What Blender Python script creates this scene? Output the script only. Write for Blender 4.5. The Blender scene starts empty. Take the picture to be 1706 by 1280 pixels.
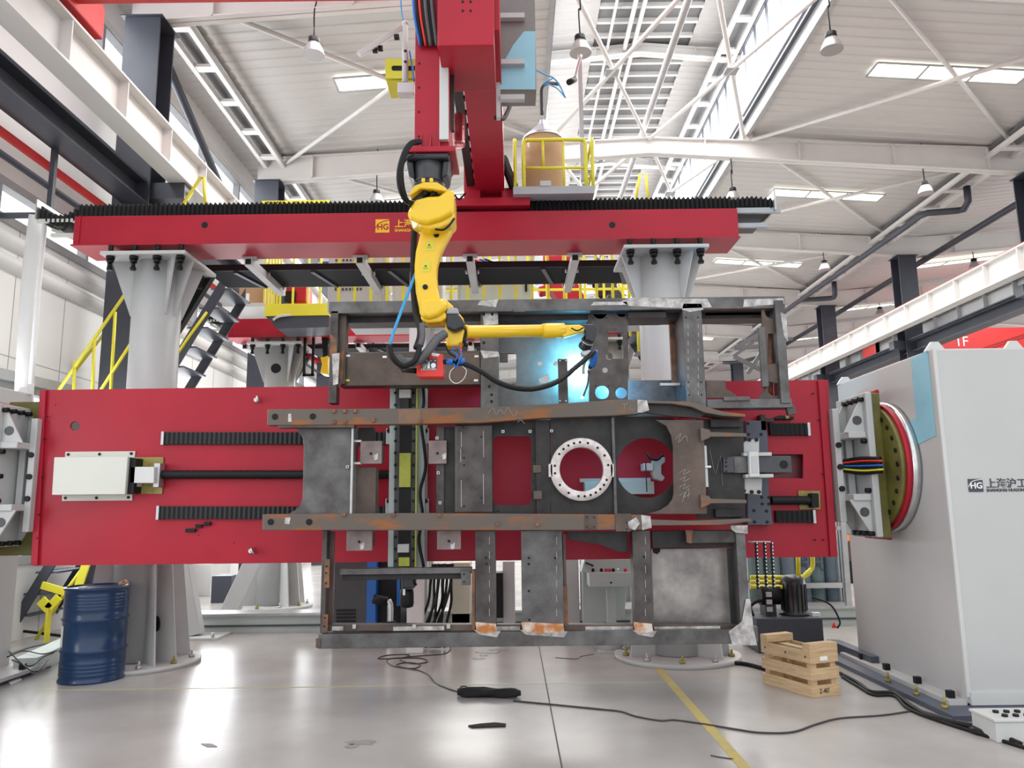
import bpy, bmesh, math, random
from mathutils import Vector, Matrix
random.seed(7)
PI = math.pi
S = bpy.context.scene
C = S.collection

# ---------------------------------------------------------------- camera
HC, F, PITCH, ROLL = 1.6, 1280.0, math.radians(9.1), math.radians(0.7)
cam = bpy.data.cameras.new('camera')
cam.sensor_fit = 'HORIZONTAL'; cam.sensor_width = 36.0; cam.lens = F / 1706 * 36.0
cam.clip_start = 0.05; cam.clip_end = 300
co = bpy.data.objects.new('camera', cam); C.objects.link(co)
fw = Vector((0, math.cos(PITCH), math.sin(PITCH))); up0 = Vector((0, -math.sin(PITCH), math.cos(PITCH))); rt0 = Vector((1, 0, 0))
rt = rt0 * math.cos(ROLL) - up0 * math.sin(ROLL)
up = rt0 * math.sin(ROLL) + up0 * math.cos(ROLL)
m = Matrix((rt, up, -fw)).transposed().to_4x4(); m.translation = Vector((0, 0, HC))
co.matrix_world = m
S.camera = co
# ---------------------------------------------------------------- world, light, exposure
w = bpy.data.worlds.new('sky'); S.world = w; w.use_nodes = True
bg = w.node_tree.nodes['Background']; bg.inputs[0].default_value = (0.93, 0.965, 1.0, 1); bg.inputs[1].default_value = 1.05
S.view_settings.view_transform = 'Standard'; S.view_settings.look = 'None'
S.view_settings.gamma = 1; S.view_settings.use_curve_mapping = False
S.view_settings.exposure = 0.62
def area(name, loc, size, rot, power, col=(1, .98, .95)):
    l = bpy.data.lights.new(name, 'AREA'); l.shape = 'RECTANGLE'; l.size, l.size_y = size; l.energy = power; l.color = col
    o = bpy.data.objects.new(name, l); C.objects.link(o); o.location = loc; o.rotation_euler = rot
    o.visible_camera = False
    return o
# daylight falling through the roof monitor and through the rows of skylights
area('monitor_daylight', (3.2, 24, 12.0), (4.2, 36), (0, 0, 0), 2200)
area('skylight_daylight_left', (-1.9, 22, 9.0), (2.4, 30), (0, 0, 0), 900)
area('skylight_daylight_right', (8.8, 24, 9.0), (2.6, 34), (0, 0, 0), 800)
area('skylight_daylight_nave', (17, 26, 8.95), (3, 34), (0, 0, 0), 900)
# daylight entering through the window rows of the side walls
area('window_daylight_low', (-6.15, 26, 2.1), (44, 2.1), (math.radians(90), 0, math.radians(-90)), 900, (.95, .98, 1))
area('window_daylight_high', (-6.15, 26, 8.6), (44, 1.1), (math.radians(75), 0, math.radians(-90)), 500, (.95, .98, 1))
area('window_daylight_right', (32.6, 28, 3), (42, 3.6), (math.radians(90), 0, math.radians(90)), 1200, (.95, .98, 1))

# ---------------------------------------------------------------- pixel <-> place
def ray(px, py):
    x = px - 853.0; y = 640.0 - py
    c, s = math.cos(ROLL), math.sin(ROLL)
    xr = x * c + y * s; yr = -x * s + y * c
    u = yr / F
    return xr / F, math.cos(PITCH) - u * math.sin(PITCH), math.sin(PITCH) + u * math.cos(PITCH)
def at(px, py, Y):
    a, b, c = ray(px, py); return Vector((a / b * Y, Y, HC + c / b * Y))
def atz(px, py, Z=0.0):
    a, b, c = ray(px, py); t = (Z - HC) / c; return Vector((a * t, b * t, Z))
def atx(px, py, X):
    a, b, c = ray(px, py); t = X / a; return Vector((X, b * t, HC + c * t))

# ---------------------------------------------------------------- materials
MATS = {}
def mat(name, col, rough=.5, metal=0., noise=0., scale=8., col2=None, bump=0., emit=0., spec=None, coat=0., stretch=None, lo=.35, hi=.7):
    if name in MATS: return MATS[name]
    m = bpy.data.materials.new(name); m.use_nodes = True; nt = m.node_tree; b = nt.nodes['Principled BSDF']
    b.inputs['Base Color'].default_value = (*col, 1); b.inputs['Roughness'].default_value = rough; b.inputs['Metallic'].default_value = metal
    if coat: b.inputs['Coat Weight'].default_value = coat; b.inputs['Coat Roughness'].default_value = .15
    if spec is not None: b.inputs['Specular IOR Level'].default_value = spec
    if emit:
        b.inputs['Emission Color'].default_value = (*col, 1); b.inputs['Emission Strength'].default_value = emit
    if noise or col2 or bump:
        tc = nt.nodes.new('ShaderNodeTexCoord'); nz = nt.nodes.new('ShaderNodeTexNoise')
        nz.inputs['Scale'].default_value = scale; nz.inputs['Detail'].default_value = 6; nz.inputs['Roughness'].default_value = .6
        src = tc.outputs['Object']
        if stretch:
            mp = nt.nodes.new('ShaderNodeMapping'); mp.inputs['Scale'].default_value = stretch
            nt.links.new(src, mp.inputs[0]); src = mp.outputs[0]
        nt.links.new(src, nz.inputs['Vector'])
        cr = nt.nodes.new('ShaderNodeValToRGB')
        c2 = col2 or tuple(c * (1 - noise) for c in col)
        cr.color_ramp.elements[0].position = lo; cr.color_ramp.elements[0].color = (*c2, 1)
        cr.color_ramp.elements[1].position = hi; cr.color_ramp.elements[1].color = (*col, 1)
        nt.links.new(nz.outputs['Fac'], cr.inputs[0]); nt.links.new(cr.outputs[0], b.inputs['Base Color'])
        if bump:
            bp = nt.nodes.new('ShaderNodeBump'); bp.inputs['Strength'].default_value = bump; bp.inputs['Distance'].default_value = .01
            nt.links.new(nz.outputs['Fac'], bp.inputs['Height']); nt.links.new(bp.outputs[0], b.inputs['Normal'])
    MATS[name] = m; return m
RED = mat('red_paint', (.42, .011, .030), .42, noise=.18, scale=1.3, spec=.32)
RED2 = mat('crane_red', (.62, .03, .03), .5, noise=.1, scale=1)
WHITE = mat('machine_white_paint', (.60, .60, .585), .42, noise=.07, scale=2)
GREYW = mat('column_grey_white_paint', (.50, .505, .50), .45, noise=.12, scale=1.6)
CABSIDE = mat('cabinet_grey_paint', (.50, .49, .48), .45, noise=.06, scale=1.2)
BEIGE = mat('beige_sheet_metal', (.60, .60, .54), .45, noise=.05, scale=2)
STRW = mat('white_structural_paint', (.70, .685, .665), .55, noise=.06, scale=1.5)
ROOF = mat('white_roof_sheet', (.56, .545, .53), .5, noise=.05, scale=.5)
WALLM = mat('white_wall_panel', (.76, .76, .75), .5, noise=.06, scale=.6)
GREYP = mat('grey_roof_panel', (.20, .20, .205), .4, noise=.12, scale=1.5)
NAVY = mat('dark_slate_steel', (.050, .056, .075), .45, noise=.25, scale=1.5)
SLATE = mat('slate_flange_paint', (.085, .095, .13), .45, noise=.2, scale=1.5)
YEL = mat('safety_yellow_paint', (.70, .63, .035), .4, noise=.06, scale=4)
RYEL = mat('robot_yellow_paint', (.87, .55, .006), .32, noise=.06, scale=3, coat=.4)
YGRN = mat('yellow_green_primer', (.50, .52, .06), .5, noise=.2, scale=12)
OLIVE = mat('olive_zinc_primer', (.16, .145, .03), .42, noise=.35, scale=5)
BRASS = mat('brass_oiled_plate', (.38, .31, .07), .4, noise=.45, scale=14)
BLACK = mat('black_rubber', (.006, .006, .007), .5, noise=.3, scale=20, spec=.3)
BLK2 = mat('black_gloss_casting', (.02, .021, .026), .3, noise=.2, scale=8)
DGREY = mat('dark_grey_casting', (.06, .06, .066), .45, noise=.2, scale=8)
HOSE = mat('grey_corrugated_hose', (.10, .10, .105), .45, noise=.25, scale=30)
BLUEH = mat('blue_air_hose', (.02, .30, .62), .35, noise=.05)
BLUEC = mat('blue_plastic', (.01, .13, .50), .35, noise=.1)
FILM = mat('light_blue_protective_film', (.28, .55, .66), .4, noise=.12, scale=4)
CHROME = mat('bright_steel', (.62, .62, .62), .25, metal=.9, noise=.15, scale=20)
ALU = mat('brushed_aluminium', (.50, .50, .50), .35, metal=.7, noise=.15, scale=10)
STEEL = mat('raw_dark_steel', (.115, .10, .095), .42, metal=.45, col2=(.042, .034, .033), scale=5, bump=.15)
STEELG = mat('raw_grey_steel', (.165, .16, .16), .4, metal=.5, col2=(.075, .068, .066), scale=5, bump=.1)
STEELL = mat('pale_sheet_steel', (.42, .39, .365), .38, metal=.5, col2=(.20, .185, .18), scale=4, bump=.1)
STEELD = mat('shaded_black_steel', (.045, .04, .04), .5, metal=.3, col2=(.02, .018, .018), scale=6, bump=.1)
BROWN = mat('brown_mill_scale_steel', (.14, .10, .08), .45, metal=.35, col2=(.07, .05, .042), scale=4, bump=.1)
RUST = mat('rusty_rail_steel', (.125, .10, .083), .45, metal=.3, col2=(.27, .10, .03), scale=2.6, bump=.15, stretch=(1, 1, 3.5), lo=.36, hi=.50)
ORUST = mat('orange_heat_rust', (.30, .12, .045), .6, col2=(.10, .06, .045), scale=16, bump=.3)
GRIND = mat('ground_bright_steel', (.62, .60, .58), .3, metal=.5, col2=(.25, .23, .22), scale=14, bump=.2)
PINK = mat('pinkish_clamp_steel', (.27, .21, .20), .45, metal=.3, col2=(.17, .13, .125), scale=9)
FLANGE = mat('machined_flange_steel', (.72, .66, .64), .28, metal=.35, col2=(.50, .44, .42), scale=18, bump=.1)
WOOD = mat('pale_pine', (.66, .47, .27), .65, col2=(.48, .32, .17), scale=5, stretch=(1, 1, 9), bump=.2)
CARD = mat('brown_cardboard', (.47, .29, .16), .75, noise=.12, scale=3)
DRUM = mat('dark_blue_drum_enamel', (.004, .034, .105), .28, noise=.25, scale=4, coat=.25, spec=.4)
GREENC = mat('grey_green_cylinder', (.13, .20, .20), .4, noise=.2, scale=5)
BLUEG = mat('grey_blue_cylinder', (.15, .20, .25), .4, noise=.2, scale=5)
PALEG = mat('pale_green_grey_sheet', (.47, .53, .51), .45, noise=.08, scale=2)
PLAST = mat('clear_grey_plastic_cone', (.42, .44, .50), .2, noise=.1, coat=.5)
FOIL = mat('silver_foil', (.75, .45, .45), .15, metal=.9, col2=(.5, .03, .05), scale=10, bump=.5)
CLOTH = mat('black_cloth', (.012, .011, .012), .9, noise=.4, scale=20, bump=.4)
LAMPM = mat('lamp_aluminium', (.36, .35, .35), .3, metal=.4, noise=.05)
GLOW = mat('bright_window_daylight', (.93, .96, 1.0), .3, emit=1.0)
GLOW2 = mat('skylight_daylight', (1.0, 1.0, .90), .3, emit=.95)
TEXTY = mat('yellow_lettering', (.85, .45, .01), .5, noise=.03)
TEXTD = mat('slate_lettering', (.05, .055, .075), .5, noise=.03)
CHALK = mat('grey_chalk', (.45, .43, .41), .8, noise=.2)
TRAY = mat('tray_dark_paint', (.010, .011, .016), .7, noise=.2, spec=.15)
HEAT = mat('heat_tinted_weld_zone', (.62, .55, .48), .5, col2=(.45, .15, .03), scale=9, bump=.2, lo=.40, hi=.58)
TEXTW = mat('white_lettering', (.85, .85, .85), .5, noise=.03)
TRED = mat('feeder_red', (.75, .035, .025), .35, noise=.08)
MACH = mat('brown_machine_paint', (.10, .06, .05), .5, noise=.3, scale=3)
ORNG = mat('orange_machine_paint', (.75, .22, .04), .45, noise=.15, scale=3)
REDB = mat('button_red', (.7, .02, .02), .3)
GREENB = mat('button_green', (.02, .35, .08), .3)
FRONTP = mat('cabinet_front_paint', (.52, .515, .505), .42, noise=.05, scale=1.5)
MULL = mat('grey_window_mullion', (.22, .23, .26), .45, noise=.1)
PALEP = mat('painted_grey_beam', (.40, .41, .42), .5, noise=.15, scale=2)

# ---------------------------------------------------------------- mesh builder
WL = {}
def wloc(o):
    v = Vector((0, 0, 0))
    while o is not None:
        v = v + o.location; o = o.parent
    return v
def tag(o, label=None, cat=None, group=None, kind=None):
    if label: o['label'] = label
    if cat: o['category'] = cat
    if group: o['group'] = group
    if kind: o['kind'] = kind
    return o
def thing(name, label, cat, loc, group=None):
    o = bpy.data.objects.new(name, None); C.objects.link(o); o.location = loc; o.empty_display_size = .1
    return tag(o, label, cat, group)
class MB:
    def __init__(s): s.bm = bmesh.new()
    def box(s, x0, x1, y0, y1, z0, z1):
        if x1 < x0: x0, x1 = x1, x0
        if y1 < y0: y0, y1 = y1, y0
        if z1 < z0: z0, z1 = z1, z0
        v = [s.bm.verts.new((x, y, z)) for x in (x0, x1) for y in (y0, y1) for z in (z0, z1)]
        for f in ((0, 1, 3, 2), (4, 6, 7, 5), (0, 4, 5, 1), (2, 3, 7, 6), (0, 2, 6, 4), (1, 5, 7, 3)): s.bm.faces.new([v[i] for i in f])
        return s
    def rect(s, px0, py0, px1, py1, Y, d):
        xm, ym = (px0 + px1) / 2, (py0 + py1) / 2
        return s.box(at(px0, ym, Y).x, at(px1, ym, Y).x, Y, Y + d, at(xm, py1, Y).z, at(xm, py0, Y).z)
    def prism(s, pts, vec):
        vec = Vector(vec); a = [s.bm.verts.new(p) for p in pts]; b = [s.bm.verts.new(Vector(p) + vec) for p in pts]
        s.bm.faces.new(a[::-1]); s.bm.faces.new(b); n = len(a)
        for i in range(n): s.bm.faces.new((a[i], a[(i + 1) % n], b[(i + 1) % n], b[i]))
        return s
    def pp(s, pix, Y, d): return s.prism([at(x, y, Y) for x, y in pix], (0, d, 0))
    def bar(s, p0, p1, w, h, upv=(0, 0, 1)):
        p0, p1 = Vector(p0), Vector(p1); d = (p1 - p0).normalized(); u = Vector(upv)
        if abs(d.dot(u)) > .98: u = Vector((0, 1, 0))
        sx = d.cross(u).normalized(); u = sx.cross(d).normalized()
        s.prism([p0 + sx * (a * w / 2) + u * (b * h / 2) for a, b in ((-1, -1), (1, -1), (1, 1), (-1, 1))], p1 - p0); return s
    def ibeam(s, p0, p1, w, h, t=.02):
        p0, p1 = Vector(p0), Vector(p1); d = (p1 - p0).normalized(); sx = d.cross(Vector((0, 0, 1))).normalized(); u = sx.cross(d).normalized()
        for c, ww, hh in ((h / 2 - t / 2, w, t), (-h / 2 + t / 2, w, t), (0, t, h - 2 * t)):
            s.bar(p0 + u * c, p1 + u * c, ww, hh)
        return s
    def cyl(s, p0, p1, r0, r1=None, n=20, cap=True):
        r1 = r0 if r1 is None else r1; p0, p1 = Vector(p0), Vector(p1); d = (p1 - p0).normalized()
        q = d.orthogonal().normalized(); w_ = d.cross(q)
        A, B = [], []
        for i in range(n):
            a = 2 * PI * i / n; e = q * math.cos(a) + w_ * math.sin(a)
            A.append(s.bm.verts.new(p0 + e * r0)); B.append(s.bm.verts.new(p1 + e * r1))
        for i in range(n):
            f = s.bm.faces.new((A[i], A[(i + 1) % n], B[(i + 1) % n], B[i])); f.smooth = True
        if cap: s.bm.faces.new(A[::-1]); s.bm.faces.new(B)
        return s
    def lathe(s, c, axis, prof, n=32, closed=False):
        c = Vector(c); d = Vector(axis).normalized(); q = d.orthogonal().normalized(); w_ = d.cross(q); rings = []
        for r, h in prof:
            rings.append([s.bm.verts.new(c + d * h + (q * math.cos(2 * PI * i / n) + w_ * math.sin(2 * PI * i / n)) * max(r, .0005)) for i in range(n)])
        if closed: rings.append(rings[0])
        for a, b in zip(rings, rings[1:]):
            for i in range(n):
                f = s.bm.faces.new((a[i], a[(i + 1) % n], b[(i + 1) % n], b[i])); f.smooth = True
        if not closed: s.bm.faces.new(rings[0][::-1]); s.bm.faces.new(rings[-1])
        return s
    def tube(s, pts, r, n=10, sub=6, rib=0):
        P = [Vector(p) for p in pts]; Q = []
        if sub > 1 and len(P) > 2:
            E = [P[0] * 2 - P[1]] + P + [P[-1] * 2 - P[-2]]
            for i in range(1, len(E) - 2):
                a, b, c, d = E[i - 1:i + 3]
                for k in range(sub):
                    t = k / sub; Q.append(.5 * ((2 * b) + (c - a) * t + (2 * a - 5 * b + 4 * c - d) * t * t + (3 * b - 3 * c + d - a) * t ** 3))
            Q.append(P[-1])
        else: Q = P
        rings = []; q = None
        for i, p in enumerate(Q):
            d = (Q[min(i + 1, len(Q) - 1)] - Q[max(i - 1, 0)]).normalized()
            if q is None: q = d.orthogonal().normalized()
            q = (q - d * q.dot(d)).normalized(); w_ = d.cross(q)
            rr = r * (1 + rib * (i % 2))
            rings.append([s.bm.verts.new(p + (q * math.cos(2 * PI * k / n) + w_ * math.sin(2 * PI * k / n)) * rr) for k in range(n)])
        for a, b in zip(rings, rings[1:]):
            for i in range(n):
                f = s.bm.faces.new((a[i], a[(i + 1) % n], b[(i + 1) % n], b[i])); f.smooth = True
        s.bm.faces.new(rings[0][::-1]); s.bm.faces.new(rings[-1]); return s
    def ball(s, c, r, sc=(1, 1, 1), n=16):
        M = Matrix.Translation(c) @ Matrix.Diagonal((*[r * k for k in sc], 1))
        g = bmesh.ops.create_uvsphere(s.bm, u_segments=n, v_segments=n // 2 + 2, radius=1, matrix=M)
        for v in g['verts']:
            for f in v.link_faces: f.smooth = True
        return s
    def build(s, name, material, parent=None, bev=0, seg=2):
        bmesh.ops.recalc_face_normals(s.bm, faces=s.bm.faces)
        off = wloc(parent) if parent is not None else None
        if off is not None:
            for v in s.bm.verts: v.co -= off
        me = bpy.data.meshes.new(name); s.bm.to_mesh(me); s.bm.free(); me.materials.append(material)
        o = bpy.data.objects.new(name, me); C.objects.link(o)
        if parent is not None: o.parent = parent
        if bev:
            b = o.modifiers.new('bevel', 'BEVEL'); b.width = bev; b.segments = seg; b.limit_method = 'ANGLE'; b.angle_limit = math.radians(40)
        return o
def kids(o): return [c for c in C.objects if c.parent == o]
def copy_tree(o, parent=None, dloc=None, label=None):
    ks = list(o.children)
    c = o.copy(); C.objects.link(c); c.parent = parent
    if dloc is not None: c.location = o.location + Vector(dloc)
    if label: c['label'] = label
    for k in ks: copy_tree(k, c)
    return c
def circ(cx, cy, r, n=24, ry=None): return [(cx + r * math.cos(2 * PI * i / n), cy + (ry or r) * math.sin(2 * PI * i / n)) for i in range(n)]
def rrect(x0, y0, x1, y1, r, n=5):
    out = []
    for cx, cy, a0 in ((x1 - r, y1 - r, 0), (x0 + r, y1 - r, 90), (x0 + r, y0 + r, 180), (x1 - r, y0 + r, 270)):
        for k in range(n + 1):
            a = math.radians(a0 + 90 * k / n); out.append((cx + r * math.cos(a), cy + r * math.sin(a)))
    return out
def curve_mesh(o):
    dg = bpy.context.evaluated_depsgraph_get(); dg.update()
    me = bpy.data.meshes.new_from_object(o.evaluated_get(dg)); return me
def plate(name, outer, holes, Y, d, material, parent, bev=0):
    """flat plate with real holes; outlines in photo pixels measured at distance Y"""
    cu = bpy.data.curves.new(name, 'CURVE'); cu.dimensions = '2D'; cu.fill_mode = 'BOTH'; cu.extrude = d / 2
    for poly in [outer] + holes:
        sp = cu.splines.new('POLY'); sp.points.add(len(poly) - 1); sp.use_cyclic_u = True
        for i, (x, y) in enumerate(poly):
            p = at(x, y, Y); sp.points[i].co = (p.x, p.z, 0, 1)
    t = bpy.data.objects.new('tmp', cu); C.objects.link(t); bpy.context.view_layer.update()
    me = curve_mesh(t); bpy.data.objects.remove(t); bpy.data.curves.remove(cu)
    off = wloc(parent) if parent is not None else Vector((0, 0, 0))
    for v in me.vertices:
        x, z, e = v.co; v.co = Vector((x, Y + d / 2 - e, z)) - off
    me.name = name; me.materials.clear(); me.materials.append(material)
    o = bpy.data.objects.new(name, me); C.objects.link(o); o.parent = parent
    return o
def text(name, body, p, size, material, parent, ex=.002, ry=0, sx=1, flip=False, facing=0, bold=0):
    cu = bpy.data.curves.new(name, 'FONT'); cu.body = body; cu.size = size; cu.extrude = ex; cu.resolution_u = 3; cu.offset = bold
    t = bpy.data.objects.new('tmp', cu); C.objects.link(t); bpy.context.view_layer.update()
    me = curve_mesh(t); bpy.data.objects.remove(t)
    M = Matrix.Rotation(facing, 4, 'Z') @ Matrix.Rotation(ry, 4, 'Y') @ Matrix.Rotation(PI / 2, 4, 'X') @ Matrix.Diagonal((sx * (-1 if flip else 1), -1 if flip else 1, 1, 1))
    off = wloc(parent) if parent is not None else Vector((0, 0, 0))
    for v in me.vertices: v.co = M @ v.co + Vector(p) - off
    me.name = name; me.materials.clear(); me.materials.append(material)
    o = bpy.data.objects.new(name, me); C.objects.link(o); o.parent = parent
    return o
# ================================================================ SETTING: hall shell
def struct(o, label=None): o['kind'] = 'structure'; return o
def floor_mat():
    m = bpy.data.materials.new('polished_concrete_floor'); m.use_nodes = True; nt = m.node_tree; b = nt.nodes['Principled BSDF']
    tc = nt.nodes.new('ShaderNodeTexCoord')
    def nz(sc, det, st=None):
        n = nt.nodes.new('ShaderNodeTexNoise'); n.inputs['Scale'].default_value = sc; n.inputs['Detail'].default_value = det; n.inputs['Roughness'].default_value = .5
        src = tc.outputs['Object']
        if st:
            mp = nt.nodes.new('ShaderNodeMapping'); mp.inputs['Scale'].default_value = st; nt.links.new(src, mp.inputs[0]); src = mp.outputs[0]
        nt.links.new(src, n.inputs['Vector']); return n
    a = nz(1.1, 5); c = nz(4, 3, (1, .5, 1)); d = nz(1.6, 3)
    r = nt.nodes.new('ShaderNodeValToRGB'); r.color_ramp.elements[0].position = .25; r.color_ramp.elements[0].color = (.31, .285, .265, 1)
    r.color_ramp.elements[1].position = .72; r.color_ramp.elements[1].color = (.44, .415, .395, 1)
    nt.links.new(a.outputs['Fac'], r.inputs[0])
    r2 = nt.nodes.new('ShaderNodeValToRGB'); r2.color_ramp.elements[0].position = .25; r2.color_ramp.elements[0].color = (.985, .985, .985, 1)
    r2.color_ramp.elements[1].position = .6; r2.color_ramp.elements[1].color = (1, 1, 1, 1); nt.links.new(c.outputs['Fac'], r2.inputs[0])
    mx = nt.nodes.new('ShaderNodeMixRGB'); mx.blend_type = 'MULTIPLY'; mx.inputs[0].default_value = 1
    nt.links.new(r.outputs[0], mx.inputs[1]); nt.links.new(r2.outputs[0], mx.inputs[2]); nt.links.new(mx.outputs[0], b.inputs['Base Color'])
    mr = nt.nodes.new('ShaderNodeMapRange'); mr.inputs['To Min'].default_value = .16; mr.inputs['To Max'].default_value = .38
    nt.links.new(d.outputs['Fac'], mr.inputs['Value']); b.inputs['Roughness'].default_value = .23
    wv = nz(2.2, 0); bp = nt.nodes.new('ShaderNodeBump'); bp.inputs['Strength'].default_value = .25; bp.inputs['Distance'].default_value = .008
    nt.links.new(wv.outputs['Fac'], bp.inputs['Height']); nt.links.new(bp.outputs[0], b.inputs['Normal'])
    return m
struct(MB().box(-12, 34, -14, 62, -.12, 0).build('floor', floor_mat()))
YLINE = mat('worn_yellow_floor_paint', (.55, .42, .08), .5, col2=(.42, .35, .18), scale=9)
JOINT = mat('floor_joint_filler', (.10, .09, .085), .7, noise=.2)
def strip(name, a, b, wd, m, z=.003):
    a, b = Vector(a), Vector(b); d = (b - a).normalized(); n = Vector((-d.y, d.x, 0)) * wd / 2
    mb = MB(); mb.prism([a - n, b - n, b + n, a + n], (0, 0, z)); return struct(mb.build(name, m))
strip('floor_line_yellow', atz(1084, 1100), atz(1250, 1290), .075, YLINE)
strip('floor_line_thin', atz(60, 1151), atz(1118, 1137), .012, YLINE, .002)
strip('floor_joint', atz(897, 1072), atz(940, 1300), .010, JOINT, .002)
def blotch(name, px, py, rx, ry, m, seed):
    random.seed(seed); c = atz(px, py); pts = []
    for i in range(22):
        a = 2 * PI * i / 22; k = .5 + random.random() * .6
        pts.append(c + Vector((math.cos(a) * rx * k, math.sin(a) * ry * k, .0012)))
    return struct(MB().prism(pts, (0, 0, .0012)).build(name, m))
STAIN = mat('oil_stain', (.10, .08, .06), .4, col2=(.22, .2, .18), scale=20)
STAIN2 = mat('faint_stain', (.27, .25, .235), .5, noise=.1, scale=20)
blotch('floor_stain', 815, 1087, .16, .09, STAIN, 3); blotch('floor_stain', 797, 1098, .09, .04, STAIN, 4)
blotch('floor_stain', 822, 1083, .06, .05, STAIN, 8); blotch('floor_stain', 806, 1092, .05, .06, STAIN, 9); blotch('floor_stain', 840, 1084, .05, .015, STAIN, 10)
blotch('floor_stain', 600, 1238, .12, .07, STAIN2, 5); blotch('floor_stain', 585, 1244, .05, .06, STAIN2, 6)

# ---- frames of the steel hall: every 6 m
YF = [5, 11, 17, 23, 29, 35, 41, 47, 53]
XL, XR, XM, EAVE = -5.6, 12.2, 3.3, 9.12
def sheet(name, x0, z0, x1, z1, y0, y1, m, pitch=.28, h=.016, parent=None):
    """ribbed roof sheet, ribs running across the hall"""
    mb = MB(); bm = mb.bm; rows = []; y = y0; k = 0
    prof = [(0, 0), (.10, 0), (.13, -h), (.17, -h), (.20, 0)]
    ys = []
    while y < y1:
        for a, b in prof[:4]: ys.append((y + a, b))
        y += pitch
    ys.append((y1, 0))
    for yy, dz in ys: rows.append((bm.verts.new((x0, yy, z0 + dz)), bm.verts.new((x1, yy, z1 + dz))))
    top = (bm.verts.new((x0, y0, z0 + .12)), bm.verts.new((x1, y0, z1 + .12)), bm.verts.new((x1, y1, z1 + .12)), bm.verts.new((x0, y1, z0 + .12)))
    for a, b in zip(rows, rows[1:]): bm.faces.new((a[0], a[1], b[1], b[0]))
    bm.faces.new(top)
    bm.faces.new((rows[0][0], rows[0][1], top[1], top[0])); bm.faces.new((rows[-1][0], rows[-1][1], top[2], top[3]))
    return struct(mb.build(name, m, parent))
def zr(x): return EAVE + .55 + .07 * (min(x - XL, XR - x)) + .12     # underside of the roof sheet
Y0R, Y1R = 4.6, 54
sheet('ceiling_left_slope', -6.5, zr(XL) - .05, .8, zr(.8), Y0R, Y1R, ROOF)
sheet('ceiling_right_slope', 5.6, zr(5.6), 12.5, zr(12.2) - .05, Y0R, Y1R, ROOF)
sheet('ceiling_next_nave', 12.5, zr(12.2) - .05, 21.5, 10.7, Y0R, Y1R, ROOF)
sheet('ceiling_next_nave_far', 21.5, 10.7, 33.0, 9.7, Y0R, Y1R, ROOF)
sheet('ceiling_monitor_left', .6, 12.45, 2.05, 12.56, Y0R, Y1R, ROOF)
sheet('ceiling_monitor_right', 4.35, 12.56, 5.8, 12.45, Y0R, Y1R, ROOF)
struct(MB().box(2.0, 4.4, Y0R, Y1R, 12.60, 12.68).build('ceiling_ridge_panel', GREYP))
# monitor upstands
for sx, x in (('left', .74), ('right', 5.56)):
    mb = MB(); mb.box(x, x + .08, Y0R, Y1R, zr(.8) - .1, zr(.8) + .45); struct(mb.build('wall_monitor_' + sx, PALEP))
    k = 0
    wn = MB().box(x + .02, x + .06, Y0R, Y1R, zr(.8) + .45, 12.3).build('window_%d' % (1 if sx == 'left' else 2), GLOW); struct(wn)
    mb = MB()
    y = Y0R
    while y < Y1R:
        mb.box(x - .02, x + .10, y, y + .06, zr(.8) + .45, 12.3); y += .8
    mb.box(x - .04, x + .12, Y0R, Y1R, 12.22, 12.42); mb.box(x - .06, x + .14, Y0R, Y1R, zr(.8) + .4, zr(.8) + .5)
    mb.build('window_frame', MULL, wn)
    MB().box(x - .10, x - .02, Y0R, Y1R, zr(.8) + .18, zr(.8) + .24).build('sill_channel', NAVY, wn)
# ridge rails under the dark ridge panels
ridge = MB(); y = 5.0
while y < 50: ridge.box(2.05, 4.35, y, y + .085, 12.50, 12.60); y += .55
struct(ridge.build('trim_1', STRW))
c2 = MB().box(2.75, 2.83, 5, 52, 12.36, 12.46).box(2.95, 3.03, 5, 52, 12.36, 12.46).box(2.35, 2.40, 5, 52, 12.36, 12.44).build('trim_2', STRW); struct(c2)
struct(MB().cyl((3.2, 5, 10.42), (3.2, 52, 10.42), .07, n=12).build('trim_3', ALU))

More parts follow.
